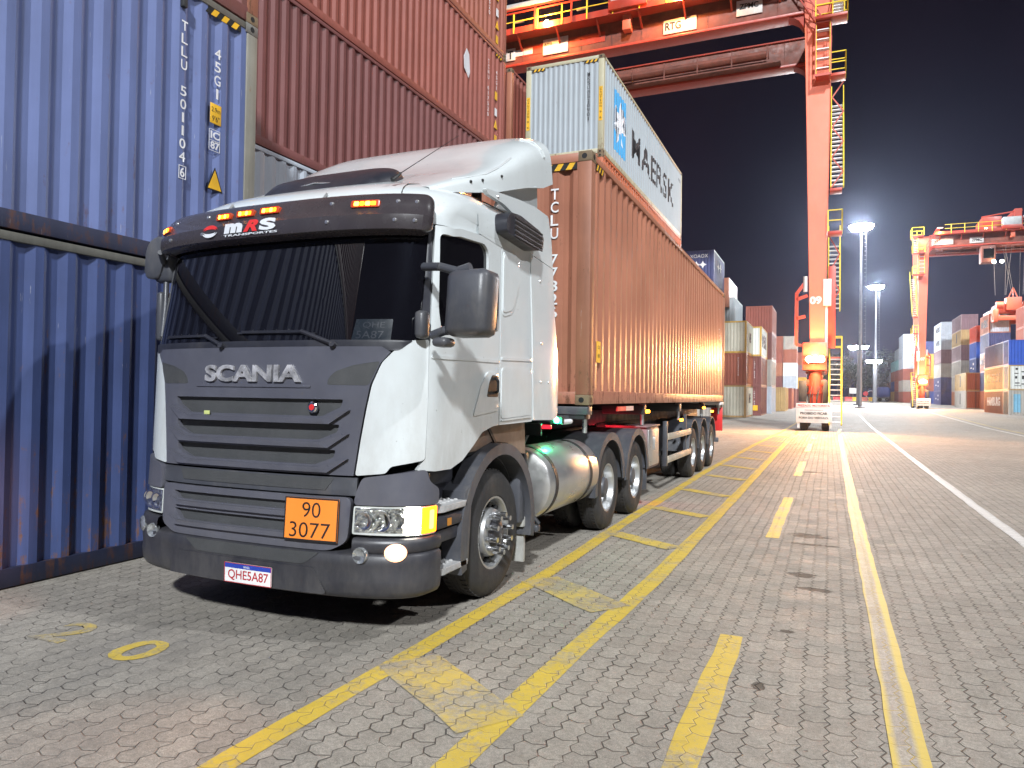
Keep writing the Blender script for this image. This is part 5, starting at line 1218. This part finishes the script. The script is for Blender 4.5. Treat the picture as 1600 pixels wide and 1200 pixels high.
# ---- cab side: doors with window opening, frames, sleeper walls
def SD(y): return y+1.016
door = [(SD(.225)+.0,1.125),(SD(.38),1.108),(SD(.62),1.105),(SD(.80),1.15),(SD(.97),1.245),(SD(1.12),1.34),(SD(1.30),1.378),(SD(1.415),1.385),(SD(1.415),2.86),(SD(1.15),2.835),(SD(.60),2.80),(1.245,2.775),(1.262,2.50),(1.285,2.2),(1.302,1.99),(1.305,1.55),(1.300,1.20)]
hole = rnd([(1.40,2.055),(SD(1.00),2.075),(SD(1.19),2.15),(SD(1.19),2.72),(SD(1.12),2.775),(1.285,2.722),(1.31,2.50),(1.345,2.2)],.04,4)
for sgn in (1,-1):
    f = (lambda p: p) if sgn > 0 else mir
    dr = shell('door', f(door), .010, .04, white_paint, tk, holes=[f(hole)], step=.05, bev=.007)
    shell('side_window', f([(1.30,1.99),(SD(1.25),1.99),(SD(1.25),2.80),(1.25,2.79)]), -.012, .006, tint_side, dr, step=.06, bev=0)
    # waist crease and the raised handle panel
    shell('door_crease', f(rnd([(1.32,1.862),(SD(1.40),1.880),(SD(1.40),1.905),(1.32,1.885)],.01,2)), .016, .012, white_paint, dr, step=.08, bev=.007)
    hp = shell('handle_panel', f(rnd([(SD(.95),1.465),(SD(1.385),1.50),(SD(1.385),1.80),(SD(1.18),1.80),(SD(1.08),1.70)],.03,4)), .020, .016, white_paint, dr, step=.06, bev=.010)
    hr = shell('handle_recess', f(rnd([(SD(1.17),1.61),(SD(1.375),1.61),(SD(1.375),1.775),(SD(1.26),1.78),(SD(1.215),1.73)],.02,3)), .0225, .004, ink, hp, step=.06, bev=.002)
    m = MB(); xx = 1.262*sgn; m.path([(xx,1.33,1.64),(xx+.025*sgn,1.315,1.66),(xx+.028*sgn,1.31,1.73),(xx,1.325,1.76)],.011,8); m.build('door_handle', black, hr)
    # sleeper wall
    wall = [(SD(1.43),1.385),(SD(2.12),1.395),(SD(2.12),2.93),(SD(1.43),2.87)]
    sw = shell('cab_side', f(wall), .010, .04, white_paint, tk, step=.06, bev=.006)
    shell('locker_door', f(rnd([(SD(1.455),1.435),(SD(2.085),1.455),(SD(2.085),1.855),(SD(1.455),1.845)],.035,4)), .0165, .01, white_paint, sw, step=.07, bev=.006)
    shell('locker_bead', f(rnd([(SD(1.455),1.415),(SD(2.085),1.432),(SD(2.085),1.445),(SD(1.455),1.43)],.005,1)), .020, .01, white_paint, sw, step=.1, bev=.003)
    bead = rnd([(SD(1.45),2.25),(SD(1.66),2.30),(SD(1.79),2.52),(SD(1.79),2.74),(SD(1.70),2.80),(SD(1.45),2.79)],.06,5)
    inner = rnd([(SD(1.45)-.001,2.285),(SD(1.64),2.33),(SD(1.755),2.53),(SD(1.755),2.73),(SD(1.69),2.770),(SD(1.45)-.001,2.76)],.05,5)
    shell('raised_bead', f(bead), .015, .01, white_paint, sw, step=.05, bev=.006)
    shell('bead_field', f([(a+.004,b) for a,b in inner]), .0205, .008, white_paint, sw, step=.05, bev=.004)
    shell('side_crease', f(rnd([(SD(1.45),1.905),(SD(2.10),1.925),(SD(2.10),1.95),(SD(1.45),1.93)],.01,2)), .016, .012, white_paint, sw, step=.08, bev=.007)
    # rear side fairing, two pieces
    X_ = lambda a, b, off=0, sgn=sgn: Vector((sgn*(1.245+off-.035*max(0,(a-2.5)/.35)**2), a, b))
    lowf = [(2.15,1.405),(2.62,1.395),(2.80,1.40),(2.87,1.47),(2.885,1.75),(2.80,2.05),(2.66,2.42),(2.585,2.82),(2.02,2.86),(2.09,2.2)]
    fa = shell('side_fairing', rnd(lowf,[0,0,.05,.05,.05,.05,.05,0,0,.03],3), .012, .035, white_paint, tk, step=.07, bev=.009, fn=X_)
    upf = [(2.02,2.868),(2.583,2.828),(2.53,3.08),(2.44,3.29),(2.10,3.30),(1.75,3.275),(1.40,3.235),(1.10,3.20),(1.14,3.165),(1.45,3.16),(1.62,3.13),(1.95,2.98)]
    X2_ = lambda a, b, off=0, sgn=sgn: Vector((sgn*(1.13+off), a, b))
    shell('inner_fairing', [(1.55,3.15),(2.50,3.0),(2.44,3.70),(2.0,3.60),(1.75,3.45)], .0, .03, white_paint, tk, step=.1, bev=.004, fn=X2_)
    shell('upper_fairing', rnd(upf,[0,0,.03,.03,0,.05,.05,.02,.02,.05,.05,.05],3), .012, .035, white_paint, tk, step=.07, bev=.009, fn=X_)
    for (yy,zz) in ((2.25,2.66),(2.30,2.1),(2.3,1.75),(1.32,3.19),(2.5,1.75)):
        m = MB(); m.lathe([(0,.008),(.010,.007),(.013,0)],(0,0,0),'X',10)
        for v in m.bm.verts: v.co = Vector((sgn*(1.258+v.co.x),yy+v.co.y,zz+v.co.z))
        m.build('bolt', steel, fa)
    # louvred air intake
    LV = lambda a, b, off=0, sgn=sgn: Vector((sgn*(1.25+off), a, b))
    iq = rnd([(1.30,2.90),(1.88,2.865),(2.08,2.90),(2.10,3.01),(2.0,3.055),(1.56,3.09),(1.36,3.07),(1.29,3.0)],.04,4)
    it = shell('air_intake', iq, .10, .12, dark_plastic, tk, step=.1, bev=.02, fn=LV)
    for k in range(8):
        z0 = 2.925+.020*k
        m = MB(); m.bar((sgn*1.352,1.45,z0-.018),(sgn*1.352,2.05-.0*k,z0-.034),.012,.012); m.build('louvre', black if k % 2 else fender_grey, it)
# roof
def arch(y, w_, zs, zc, n=3.4, k=40, t0=0, yr=0, kf=0):
    out = []
    for i in range(k+1):
        t = PI*i/k; c, s = math.cos(t), math.sin(t)
        xx = w_*abs(c)**(2/n); out.append((math.copysign(xx,c), y+yr*(1-abs(s)**(2/n))+kf*interp(xx,_px,_py), zs+(zc-zs)*abs(s)**(2/n)))
    return out
m = MB(); m.grid([arch(y,w_,zs,zc,kf=kf) for y,w_,zs,zc,kf in ((.262,1.10,2.84,2.93,1),(.265,1.16,2.80,2.965,1),(.275,1.19,2.78,2.99,1),(.31,1.21,2.78,3.03,.95),(.38,1.23,2.785,3.08,.8),(.50,1.245,2.79,3.14,.55),(.72,1.252,2.81,3.22,.2),(1.0,1.252,2.835,3.28,0),(1.45,1.252,2.865,3.30,0),(2.12,1.252,2.93,3.30,0))])
rf_ = m.build('roof', white_paint, tk, smooth=50)
m = MB()
m.path([(.985,.36,2.93),(.936,.432,3.022),(.906,.503,3.077),(.880,.60,3.13),(.93,.72,3.155),(1.051,.832,3.151),(1.110,.90,3.135),(1.144,1.176,3.146),(1.15,1.339,3.15),(1.19,1.75,3.13)],.0055,6)
m.build('roof_seam', ink, rf_)
# black hatch deflector on the roof
def hat(y, w_, z0, z1): return arch(y, w_, z0, z1, 5, 24)
m = MB(); m.grid([hat(*a) for a in ((.60,.46,3.08,3.17),(.66,.54,3.10,3.24),(.78,.60,3.12,3.33),(.98,.58,3.16,3.42),(1.15,.50,3.2,3.43),(1.35,.42,3.2,3.38))])
for v in m.bm.verts: v.co.x += .02
hch = m.build('hatch_deflector', dark_plastic, rf_, smooth=30)
m = MB(); m.path([(-.40,.665,3.20),(.0,.655,3.245),(.44,.665,3.20)],.006,6); m.build('deflector_edge', steel, hch)
# air deflector behind it
sp_st = ((.62,1.05,3.06,3.12),(.80,1.14,3.10,3.22),(1.10,1.20,3.17,3.36),(1.4,1.225,3.25,3.50),(1.7,1.24,3.35,3.68),(1.95,1.25,3.43,3.85),(2.2,1.255,3.52,3.99),(2.44,1.258,3.62,4.085))
m = MB(); m.grid([arch(y,w_,zs,zc,5.5,56,yr=.10 if y > 2 else 0) for y,w_,zs,zc in sp_st]); m.grid([arch(y,w_-.03,zs,zc-.03,5.5,56,yr=.10 if y > 2 else 0) for y,w_,zs,zc in sp_st], flip=True)
spo = m.build('roof_spoiler', white_paint, tk, smooth=50)
m = MB(); m.grid([arch(2.44,1.258,3.62,4.085,5.5,56,yr=.1),arch(2.445,1.228,3.62,4.055,5.5,56,yr=.1)]); m.build('spoiler_edge', white_paint, spo, smooth=50)
def apt(y, fr, up=.004):   # a point on the spoiler skin at fraction fr of the arch
    for a, b_ in zip(sp_st[:-1], sp_st[1:]):
        if a[0] <= y <= b_[0]: f = (y-a[0])/(b_[0]-a[0]); q = [a[i]+(b_[i]-a[i])*f for i in range(4)]
    t = PI*fr; return Vector((q[1]*math.copysign(abs(math.cos(t))**(2/5.5),math.cos(t)), y, q[2]+(q[3]-q[2])*math.sin(t)**(2/5.5)+up))
m = MB(); m.path([apt(.85,.16,.0),apt(1.0,.12,.0),apt(1.25,.11,.0),apt(1.5,.14,.0),apt(1.75,.17,0)],.008,6); m.path([apt(2.25,.30,.0),apt(2.28,.2,.0),apt(2.30,.10,.0),apt(2.32,.05,.0)],.014,8); m.build('moulded_rib', white_paint, spo)
for y_, f_ in ((1.0,.045),(1.15,.04),(1.45,.04)):
    m = MB(); p = apt(y_,f_,0); m.lathe([(0,.012),(.010,.012),(.013,0)],(p.x,p.y,p.z),'X',8); m.build('bolt', ink, spo)
m = MB(); m.tube((.83,.47,3.13),(.85,.55,3.20),.016,8,.008); m.tube((.85,.55,3.20),(.90,1.32,3.72),.0035,5,.002); m.build('antenna', ink, rf_)
for s_ in (.37,-.5):
    m = MB(); c = Vector((s_,.27,2.985)); m.bar(c+Vector((0,.0,-.02)),c+Vector((.03,.03,.045)),.03,.015); m.build('visor_bracket', steel, rf_)
m = MB(); m.box(1.02,1.08,1.32,1.40,3.17,3.26,.01); m.build('spoiler_bracket', ink, rf_)
# mirrors
m = MB(); m.box(1.45,1.735,.10,.34,1.99,2.41,.05)
for v in m.bm.verts:
    f = (v.co.z-2.2)/.22; v.co.y += .04*f*f-.05*((v.co.x-1.60)/.16)**2*0; v.co.x += .012*f
mr = m.build('mirror_housing', fender_grey, tk, smooth=60)
m = MB(); m.box(1.48,1.73,.335,.352,2.03,2.38,.01); m.build('mirror_glass', chrome, mr)
m = MB(); m.path([(1.22,.27,2.46),(1.38,.20,2.44),(1.52,.2,2.40)],.028,10); m.path([(1.52,.2,2.40),(1.60,.2,2.42)],.035,10); m.build('mirror_arm', fender_grey, mr, smooth=60); m = MB(); m.path([(1.31,.24,2.005),(1.42,.2,2.03),(1.5,.2,2.03)],.030,10); m.build('mirror_arm', fender_grey, mr, smooth=60)
m = MB(); m.box(1.36,1.47,.13,.27,1.925,1.985,.025); m.build('mirror_foot', fender_grey, mr, smooth=60)
m = MB(); m.box(1.185,1.265,.20,.30,1.985,2.17,.03); m.build('pillar_mirror', fender_grey, tk, smooth=60)
m = MB(); m.prism(rnd([(-.10,-.16),(.06,-.18),(.13,.0),(.14,.16),(.0,.18),(-.08,.08)],.05,4), .38,.52,'Y',.02)
for v in m.bm.verts: v.co.x -= 1.40; v.co.z += 2.70
ml = m.build('kerb_mirror', fender_grey, tk, smooth=60)
m = MB(); m.box(-1.42,-1.22,.40,.50,2.50,2.72,.04); m.path([(-1.22,.3,2.72),(-1.3,.4,2.66)],.025,8); m.path([(-1.30,.43,2.5),(-1.27,.40,2.30),(-1.25,.36,2.05)],.022,8); m.build('mirror_arm', fender_grey, ml, smooth=60)
m = MB(); m.box(-1.335,-1.275,.36,.56,2.02,2.42,.025); m.build('mirror_housing', fender_grey, tk, smooth=60)
# steps and the dark panel between bumper and wheel
for sgn in (1,-1):
    def bx(m_, x0,x1,*a, **k): m_.box(*(sorted((x0*sgn,x1*sgn))), *a, **k)
    m = MB(); bx(m,.85,1.06,.30,1.00,.34,1.12,bev=.02); bx(m,1.02,1.20,.36,.44,.40,1.10,bev=.015); bx(m,1.0,1.12,.42,.92,.98,1.12,bev=.03); m.build('step_well', dark_plastic, tk)
    for z0, ya, yb in ((.815,.42,.90),(.385,.42,.92)):
        m = MB(); P_ = rnd([(.98,ya),(1.20,ya),(1.255,ya+.12),(1.255,yb),(.98,yb)],.03,3); P_ = [(a*sgn,b) for a,b in P_]
        m.prism(P_, z0, z0+.045, 'Z', .006); st = m.build('step_tread', step_grey, tk)
        m = MB()
        for i in range(7):
            for j in range(3): m.lathe([(0,.054),(.012,.054),(.018,.045)],((1.05+.065*j)*sgn,ya+.06+.06*i,z0),'Z',6)
        m.build('tread_stud', step_grey, st)
    m = MB(); bx(m,1.02,1.245,.43,.93,.70,.79,bev=.02); bx(m,1.02,1.22,.43,.93,.60,.69,bev=.01); sb = m.build('step_fascia', dark_plastic, tk)
    m = MB(); bx(m,1.246,1.252,.60,.65,.715,.765); m.build('side_marker', amber if False else pbr('marker_amber_off', (.45,.18,.02), .3) if sgn > 0 else bpy.data.materials['marker_amber_off'], sb)
    # front wheel arch
    def ring(m_, yc, zc, ri, ro, a0, a1, x0, x1, n=26):
        pl = [(yc+ro*math.cos(a0+(a1-a0)*i/n), zc+ro*math.sin(a0+(a1-a0)*i/n)) for i in range(n+1)]+[(yc+ri*math.cos(a1-(a1-a0)*i/n), zc+ri*math.sin(a1-(a1-a0)*i/n)) for i in range(n+1)]
        m_.prism(pl, *(sorted((x0*sgn,x1*sgn))), 'X', .008)
    m = MB(); ring(m,1.50,.52,.625,.715,R(-12),R(196),1.10,1.255); ring(m,1.50,.52,.615,.64,R(-5),R(196),.62,1.10)
    m.prism([(.86,.40),(.93,.40),(.98,.98),(.86,.92)], *(sorted((1.02*sgn,1.25*sgn))), 'X', .01)
    fe = m.build('front_wheel_arch', fender_grey, tk)
    m = MB(); bx(m,.80,1.18,2.14,2.18,.14,.50,bev=.005); bx(m,.85,1.20,2.08,2.18,.46,.55,bev=.01); m.build('mud_flap', mud, fe)
    m = MB(); bx(m,.8,1.2,2.0,2.13,.5,1.0,bev=.03); m.build('arch_liner', fender_grey, fe)
    m = MB(); m.prism([(.98,1.18),(1.10,1.33),(1.28,1.37),(2.17,1.40),(2.20,1.10),(2.05,1.12),(1.80,1.22),(1.5,1.25),(1.2,1.19)], *(sorted((1.12*sgn,1.16*sgn))), 'X'); sp2 = m.build('splash_guard', brownplate, tk)
    m = MB(); m.prism([(1.35,1.39),(1.40,1.39),(1.60,1.2),(1.56,1.2)], *(sorted((1.155*sgn,1.17*sgn))), 'X'); m.box(*(sorted((1.15*sgn,1.20*sgn))),1.58,1.66,1.13,1.22,.01); m.build('guard_strap', chassis, sp2)

def wheel(parent, x, y, r, wd, sgn, front, dual=False, name='wheel'):
    """outer face at x; tyre with sidewall and tread blocks, rim, hub, nuts"""
    w_ = bpy.data.objects.new(name, None); col.objects.link(w_); w_.parent = parent; w_.location = (0,0,0)
    def add(m, nm, mat, par, smooth=35):
        for v in m.bm.verts: v.co = Vector((x-sgn*v.co.x, y+v.co.y, r+v.co.z))
        return m.build(nm, mat, par, smooth)
    for k in ((0,1) if dual else (0,)):
        o_ = k*.345
        m = MB(); m.lathe([(.285,.020+o_),(.300,.006+o_),(.36,.0+o_),(.43,.002+o_),(.475,.014+o_),(.494,.034+o_),(.503,.05+o_),(.507,.06+o_),(.507,wd-.06+o_),(.494,wd-.034+o_),(.43,wd+o_),(.285,wd-.02+o_)],(0,0,0),'X',64)
        t_ = add(m, 'tyre', rubber, w_)
        m = MB()
        for i in range(56):
            a = 2*PI*i/56
            for (a_, b_) in ((.052,.098),(wd-.098,wd-.052)):
                q = Matrix.Rotation(a,3,'X'); c = q@Vector((0,0,.507)); bb = MB
                vs = []
                for xx in (a_,b_):
                    for tt in (-.018,.018):
                        for rr in (.500,.5125): vs.append(m.bm.verts.new(q@Vector((xx+o_,tt,rr))))
                for f in ((0,1,3,2),(4,6,7,5),(0,4,5,1),(2,3,7,6),(1,5,7,3)): m.bm.faces.new([vs[i_] for i_ in f])
        for xx in (wd*.37,wd*.5,wd*.63): m.lathe([(.500,xx-.014+o_),(.5115,xx-.012+o_),(.5115,xx+.012+o_),(.500,xx+.014+o_)],(0,0,0),'X',64)
        add(m, 'tread_block', rubber, t_)
    if front:
        m = MB(); m.lathe([(.288,.030),(.292,.012),(.275,.014),(.262,.045),(.25,.10),(.205,.105),(.195,.045),(.185,.015),(.155,.006),(.12,.006)],(0,0,0),'X',48); rm = add(m,'rim',rim_paint,w_)
        m = MB(); m.lathe([(.125,.008),(.105,-.0),(.095,-.030),(.06,-.045),(0,-.048)],(0,0,0),'X',32); add(m,'hub',dark_plastic,rm)
        m = MB()
        for i in range(10):
            a = 2*PI*i/10+.2; m.tube((.004,.148*math.cos(a),.148*math.sin(a)),(-.092,.148*math.cos(a),.148*math.sin(a)),.0235,14,.021)
        add(m,'wheel_nut',chrome,rm)
        m = MB()
        for i in range(10):
            a = 2*PI*(i+.5)/10; m.tube((.0445,.222*math.cos(a),.222*math.sin(a)),(.106,.222*math.cos(a),.222*math.sin(a)),.022,10)
        add(m,'hand_hole',black,rm)
    else:
        m = MB(); m.lathe([(.288,.026),(.293,.010),(.272,.016),(.262,.055),(.252,.12),(.225,.145),(.185,.150),(.13,.150)],(0,0,0),'X',44); rm = add(m,'rim',rim_paint,w_)
        m = MB(); m.lathe([(.13,.152),(.125,.06),(.11,.035),(.06,.028),(0,.028)],(0,0,0),'X',24); add(m,'hub',fender_grey,rm)
        m = MB()
        for i in range(10):
            a = 2*PI*i/10; m.tube((.152,.17*math.cos(a),.17*math.sin(a)),(.122,.17*math.cos(a),.17*math.sin(a)),.016,6)
            a += .31; m.tube((.118,.235*math.cos(a),.235*math.sin(a)),(.15,.235*math.cos(a),.235*math.sin(a)),.020,8,m=0)
        add(m,'wheel_nut',steel,rm)
    return w_
for sgn in (1,-1):
    wheel(tk, 1.195*sgn, 1.50, .5125, .30, sgn, True)
    for y in (4.78,6.14): wheel(tk, 1.20*sgn, y, .5125, .27, sgn, False, True)
# chassis, tanks, rear fenders
m = MB()
for s_ in (-.42,.42): m.box(s_-.045,s_+.045,.5,7.2,.72,.98,.01)
for y in (1.0,2.4,3.6,4.2,5.4,6.9): m.box(-.42,.42,y-.06,y+.06,.74,.92)
m.tube((-1.0,1.50,.51),(1.0,1.50,.51),.07,10)
for y in (4.78,6.14): m.tube((-1.0,y,.51),(1.0,y,.51),.10,12); m.lathe([(0,-.2),(.2,-.12),(.24,0),(.2,.12),(0,.2)],(0,y,.51),'X',16)
m.box(-.5,.5,2.25,2.6,.95,1.45,.03); m.box(-.45,.45,4.6,6.2,.98,1.14,.03); m.box(-.55,.55,4.9,5.9,1.14,1.20,.02)
m.build('chassis_frame', chassis, tk)
m = MB(); random.seed(3)
for k in range(7):
    a = random.uniform(-.6,.7); m.path([(a,2.3,1.5+random.uniform(-.1,.2)),(a+.05,2.6,1.05),(a+.2,3.2,.98+random.uniform(0,.1)),(a,4.0,1.25)],.018,6)
m.build('air_hose', chassis, tk)
m = MB(); m.box(-1.0,1.0,2.22,2.30,.75,1.35); m.box(-1.1,1.1,2.20,2.24,1.38,3.2); m.build('cab_back', dark_plastic, tk)
for sgn in (1,-1):
    m = MB(); y0, y1 = 2.60, 4.18; m.lathe([(0,y0-.030),(.18,y0-.028),(.30,y0-.012),(.345,y0+.004),(.360,y0+.03),(.360,y1-.03),(.345,y1),(.30,y1+.012),(0,y1+.03)],(.905*sgn,0,.765),'Y',64)
    ta = m.build('fuel_tank', alu, tk, smooth=30)
    for yy in (2.76,3.86):
        m = MB(); m.lathe([(.361,yy-.035),(.367,yy-.035),(.367,yy+.035),(.361,yy+.035)],(.905*sgn,0,.765),'Y',64); m.build('tank_strap', chassis, ta)
    m = MB(); m.box(*(sorted((.60*sgn,1.10*sgn))),2.32,2.44,.55,1.10,.02); m.path([(1.0*sgn,2.36,1.15),(1.05*sgn,2.38,.9),(1.0*sgn,2.4,.5),(1.15*sgn,2.46,.38)],.02,8); m.path([(.9*sgn,2.46,.75),(1.05*sgn,2.44,.70),(1.1*sgn,2.44,.55),(1.2*sgn,2.46,.43)],.02,8)
    m.box(*(sorted((.92*sgn,1.06*sgn))),2.40,2.47,.70,.82,.01); m.build('air_dryer', chassis, tk)
    m = MB(); m.tube((1.12*sgn,2.36,.45),(1.12*sgn,2.36,.75),.022,10); m.build('canister', white_letter, tk)
    m = MB(); m.box(*(sorted((.95*sgn,1.2*sgn))),2.42,2.5,.36,.42,.01); m.build('tank_step', fender_grey, tk)
    for y in (4.78,6.14):
        m = MB(); n = 22; a0, a1 = R(4), R(186) if y < 5 else R(180)
        pl = [(y+.655*math.cos(a0+(a1-a0)*i/n), .53+.655*math.sin(a0+(a1-a0)*i/n)) for i in range(n+1)]+[(y+.630*math.cos(a1-(a1-a0)*i/n), .53+.630*math.sin(a1-(a1-a0)*i/n)) for i in range(n+1)]
        m.prism(pl, *(sorted((.50*sgn,1.215*sgn))), 'X', .005)
        pl = [(y+.657*math.cos(a0+(a1-a0)*i/n), .53+.657*math.sin(a0+(a1-a0)*i/n)) for i in range(n+1)]+[(y+.565*math.cos(a1-(a1-a0)*i/n), .53+.565*math.sin(a1-(a1-a0)*i/n)) for i in range(n+1)]
        m.prism(pl, *(sorted((1.215*sgn,1.235*sgn))), 'X', .008)
        fd = m.build('rear_fender', fender_grey, tk, smooth=30)
    m = MB(); m.box(*(sorted((.62*sgn,1.2*sgn))),6.80,6.83,.25,.62,.005); m.build('mud_flap', fender_grey, tk)
m = MB(); m.box(.98,1.12,3.28,3.36,1.33,1.41,.01); gl_ = m.build('marker_lamp_housing', chassis, tk)
m = MB(); m.lathe([(0,-.018),(.025,-.012),(.032,0)],(1.06,3.28,1.37),'Y',14); m.build('green_lamp', green_led, gl_)
m = MB(); m.tube((1.06,3.45,1.345),(1.06,3.72,1.345),.028,10); m.build('reflector_tube', white_letter, gl_)
m = MB(); m.box(.86,.95,3.03,3.06,1.26,1.30,.005); m.build('red_lamp', red_led, tk); m = MB(); m.box(.99,1.09,3.03,3.06,1.29,1.325,.005); m.build('red_lamp', red_led, tk)
m = MB(); m.box(-.2,1.0,2.98,3.02,1.22,1.34); m.build('lamp_bracket', chassis, tk)
light('green_marker', 'POINT', (-2.55,7.05,1.35), 4, (.05,1,.4), size=.03)
light('red_marker', 'POINT', (-3.05,10.62,.92), 14, (1,.03,.06), size=.05)

# ------------------------------------------------------------------ semi trailer and its load
tl = thing('semi_trailer', 'black skeletal container trailer with three axles behind the white tractor', 'trailer', (-3.70,7.80,0), .0073)
m = MB()
for s_ in (-.48,.48): m.box(s_-.06,s_+.06,.2,12.1,1.20,1.42,.01); m.box(s_-.07,s_+.07,2.6,12.1,.98,1.22,.01)
for y in (.06,3.0,5.9,9.0,12.1): m.box(-1.18,1.18,y-.06,y+.10,1.36,1.50,.01)
for y in (7.25,8.52,9.85): m.tube((-1.0,y,.51),(1.0,y,.51),.08,10)
m.box(-.5,.5,6.6,10.6,.8,.98,.02); m.build('trailer_frame', chassis, tl)
m = MB(); m.box(-1.22,1.22,-.02,.16,1.415,1.505,.006); m.box(.55,1.0,.0,.14,1.32,1.42,.006); m.build('front_bolster', fender_grey, tl)
for y in (.2,3.1,6.1,9.0,11.9):
    for s_ in (-1.12,1.12):
        m = MB(); m.box(s_-.05,s_+.05,y-.05,y+.05,1.36,1.52,.01); m.tube((s_,y,1.36),(s_,y,1.2),.03,8); m.build('twist_lock', steel, tl)
for sgn in (1,-1):
    m = MB(); m.box(*(sorted((.28*sgn,1.20*sgn))),3.10,3.95,.52,1.16,.02); bx_ = m.build('tool_box', box_red_lit if sgn > 0 else chassis, tl)
    m = MB()
    for z in (.62,.76,.9,1.03): m.box(*(sorted((.32*sgn,1.16*sgn))),3.085,3.101,z,z+.02)
    m.box(*(sorted((.27*sgn,1.215*sgn))),3.06,4.0,1.16,1.185,.004); m.build('box_rib', box_red_lit if sgn > 0 else chassis, bx_)
    m = MB(); m.box(*(sorted((1.2*sgn,1.215*sgn))),3.14,3.9,.56,1.12,.004); m.box(*(sorted((1.215*sgn,1.235*sgn))),3.5,3.56,.80,1.0,.003); m.build('box_door', alu, bx_)
    m = MB(); m.box(*(sorted((1.17*sgn,1.24*sgn))),4.42,4.52,.46,1.22,.008); m.build('guard_post', fender_grey, tl); m = MB(); m.box(*(sorted((1.17*sgn,1.22*sgn))),6.4,6.46,.50,1.3); m.build('guard_post', fender_grey, tl)
    for z in (.51,.90):
        m = MB(); m.box(*(sorted((1.21*sgn,1.25*sgn))),4.52,6.85,z,z+.11,.006); m.box(*(sorted((1.25*sgn,1.256*sgn))),4.52,6.85,z+.03,z+.08,.002); m.build('guard_rail', rail_alu, tl)
    for y in (7.25,8.52,9.85):
        wheel(tl, 1.235*sgn, y, .5125, .27, sgn, False, True)
        m = MB(); n = 18; pl = [(y+.650*math.cos(R(5)+R(172)*i/n), .53+.655*math.sin(R(5)+R(172)*i/n)) for i in range(n+1)]+[(y+.62*math.cos(R(177)-R(172)*i/n), .53+.625*math.sin(R(177)-R(172)*i/n)) for i in range(n+1)]
        m.prism(pl, *(sorted((.5*sgn,1.25*sgn))), 'X', .006); m.build('trailer_fender', fender_grey, tl, smooth=30)
for s_ in (1,-1):
    m = MB(); m.box(*sorted((.30*s_,.40*s_)),2.3,2.42,.12,1.2); m.box(*sorted((.22*s_,.48*s_)),2.25,2.5,.30,.34); m.build('landing_leg', chassis, tl)
m = MB(); m.tube((-.8,4.3,.75),(.8,4.3,.75),.16,16); m.box(-.9,.9,5.0,5.6,.55,.62); m.build('air_tank', chassis, tl)
for (y,z) in ((3.16,1.405),(6.06,1.20),(8.89,1.40),(10.2,1.30)):
    m = MB(); m.box(1.17,1.21,y-.05,y+.05,z-.03,z+.03,.005); h_ = m.build('side_marker', chassis, tl)
    m = MB(); m.lathe([(0,.018),(.02,.014),(.028,0)],(1.21,y,z),'X',12); m.lathe([(0,-.018),(.02,-.014),(.028,0)],(1.19,y-.05,z),'Y',12); m.build('amber_marker', amber_small, h_)
m = MB(); m.box(1.18,1.205,1.35,1.78,1.435,1.495); rt = m.build('reflective_tape', vis_red, tl); m = MB(); m.box(1.18,1.205,1.78,2.2,1.435,1.495); m.build('reflective_tape', pbr('tape_pale', (.5,.35,.35), .4), tl)
m = MB(); m.box(.9,1.2,12.12,12.16,.75,1.38,.01); m.build('rear_panel', vis_red, tl); m = MB(); m.box(-1.2,-.9,12.12,12.16,.75,1.38,.01); m.build('rear_panel', vis_red, tl)
m = MB(); m.box(-1.1,1.1,12.1,12.2,.45,.57,.01); m.bar((-.5,12,1.0),(-.5,12.1,.5),.08); m.bar((.5,12,1.0),(.5,12.1,.5),.08); m.build('rear_bumper', fender_grey, tl)
m = MB(); m.box(-1.22,1.22,11.6,12.2,1.44,1.515,.01); m.build('rear_bolster', white_letter, tl)
ld = container(-3.697, 7.806, 1.5216, L40, H9, 'tan', 'weathered orange brown container loaded on the trailer behind the white cab', rz=.0073, post='tanpost', rail='tan')
stack_text('TCLU 773261 0', lambda a,b,off: (.735+a, -.0035, 2.52+b), .095, .125, .152, white_letter, ld)
stripes(ld, 'E', H9, HW-.66, HW-.17, H9-.125); stripes(ld, 'R', H9, .17, .52, H9-.09)
m = MB(); m.box(HW-.012,HW-.004,.33,.47,.50,.75); q = m.build('sticker', yellow_stk, ld, smooth=0)
put_text('CUT', flat((HW-.0035,.35,.66),(0,1,0),(0,0,1),(1,0,0)), .1, .04, ink, q, thick=.001); put_text('HERE', flat((HW-.0035,.35,.56),(0,1,0),(0,0,1),(1,0,0)), .1, .04, ink, q, thick=.001)
m = MB(); m.box(.47,.56,-.004,.0,.60,.70); m.build('green_sticker', pbr('sticker_green', (.10,.45,.22), .5), ld, smooth=0)
stack_text('TCLU773', lambda a,b,off: (HW-.006, L40-1.1+a, 1.9+b), .10, .12, .16, white_letter, ld)
m = MB()
for (y_,z_,r_) in ((.62,1.95,.05),(1.75,2.2,.03),(2.4,1.9,.02)): m.lathe([(0,.001),(r_,.0008),(r_,0)],(0,0,0),'Y',9)
m.bm.free()

# ------------------------------------------------------------------ night haze over the yard
m = MB(); m.box(-70,90,-45,245,-1.5,46); hz_ = m.build('haze', bpy.data.materials.new('night_haze'), smooth=0); hz_['kind'] = 'stuff'
hm = bpy.data.materials['night_haze']; hm.use_nodes = True; hn = hm.node_tree.nodes; hn.clear()
ho = hn.new('ShaderNodeOutputMaterial'); hv = hn.new('ShaderNodeVolumePrincipled'); hv.inputs['Density'].default_value = .00017; hv.inputs['Color'].default_value = (.66,.75,1,1); hv.inputs['Anisotropy'].default_value = .88
hm.node_tree.links.new(hv.outputs[0], ho.inputs['Volume'])
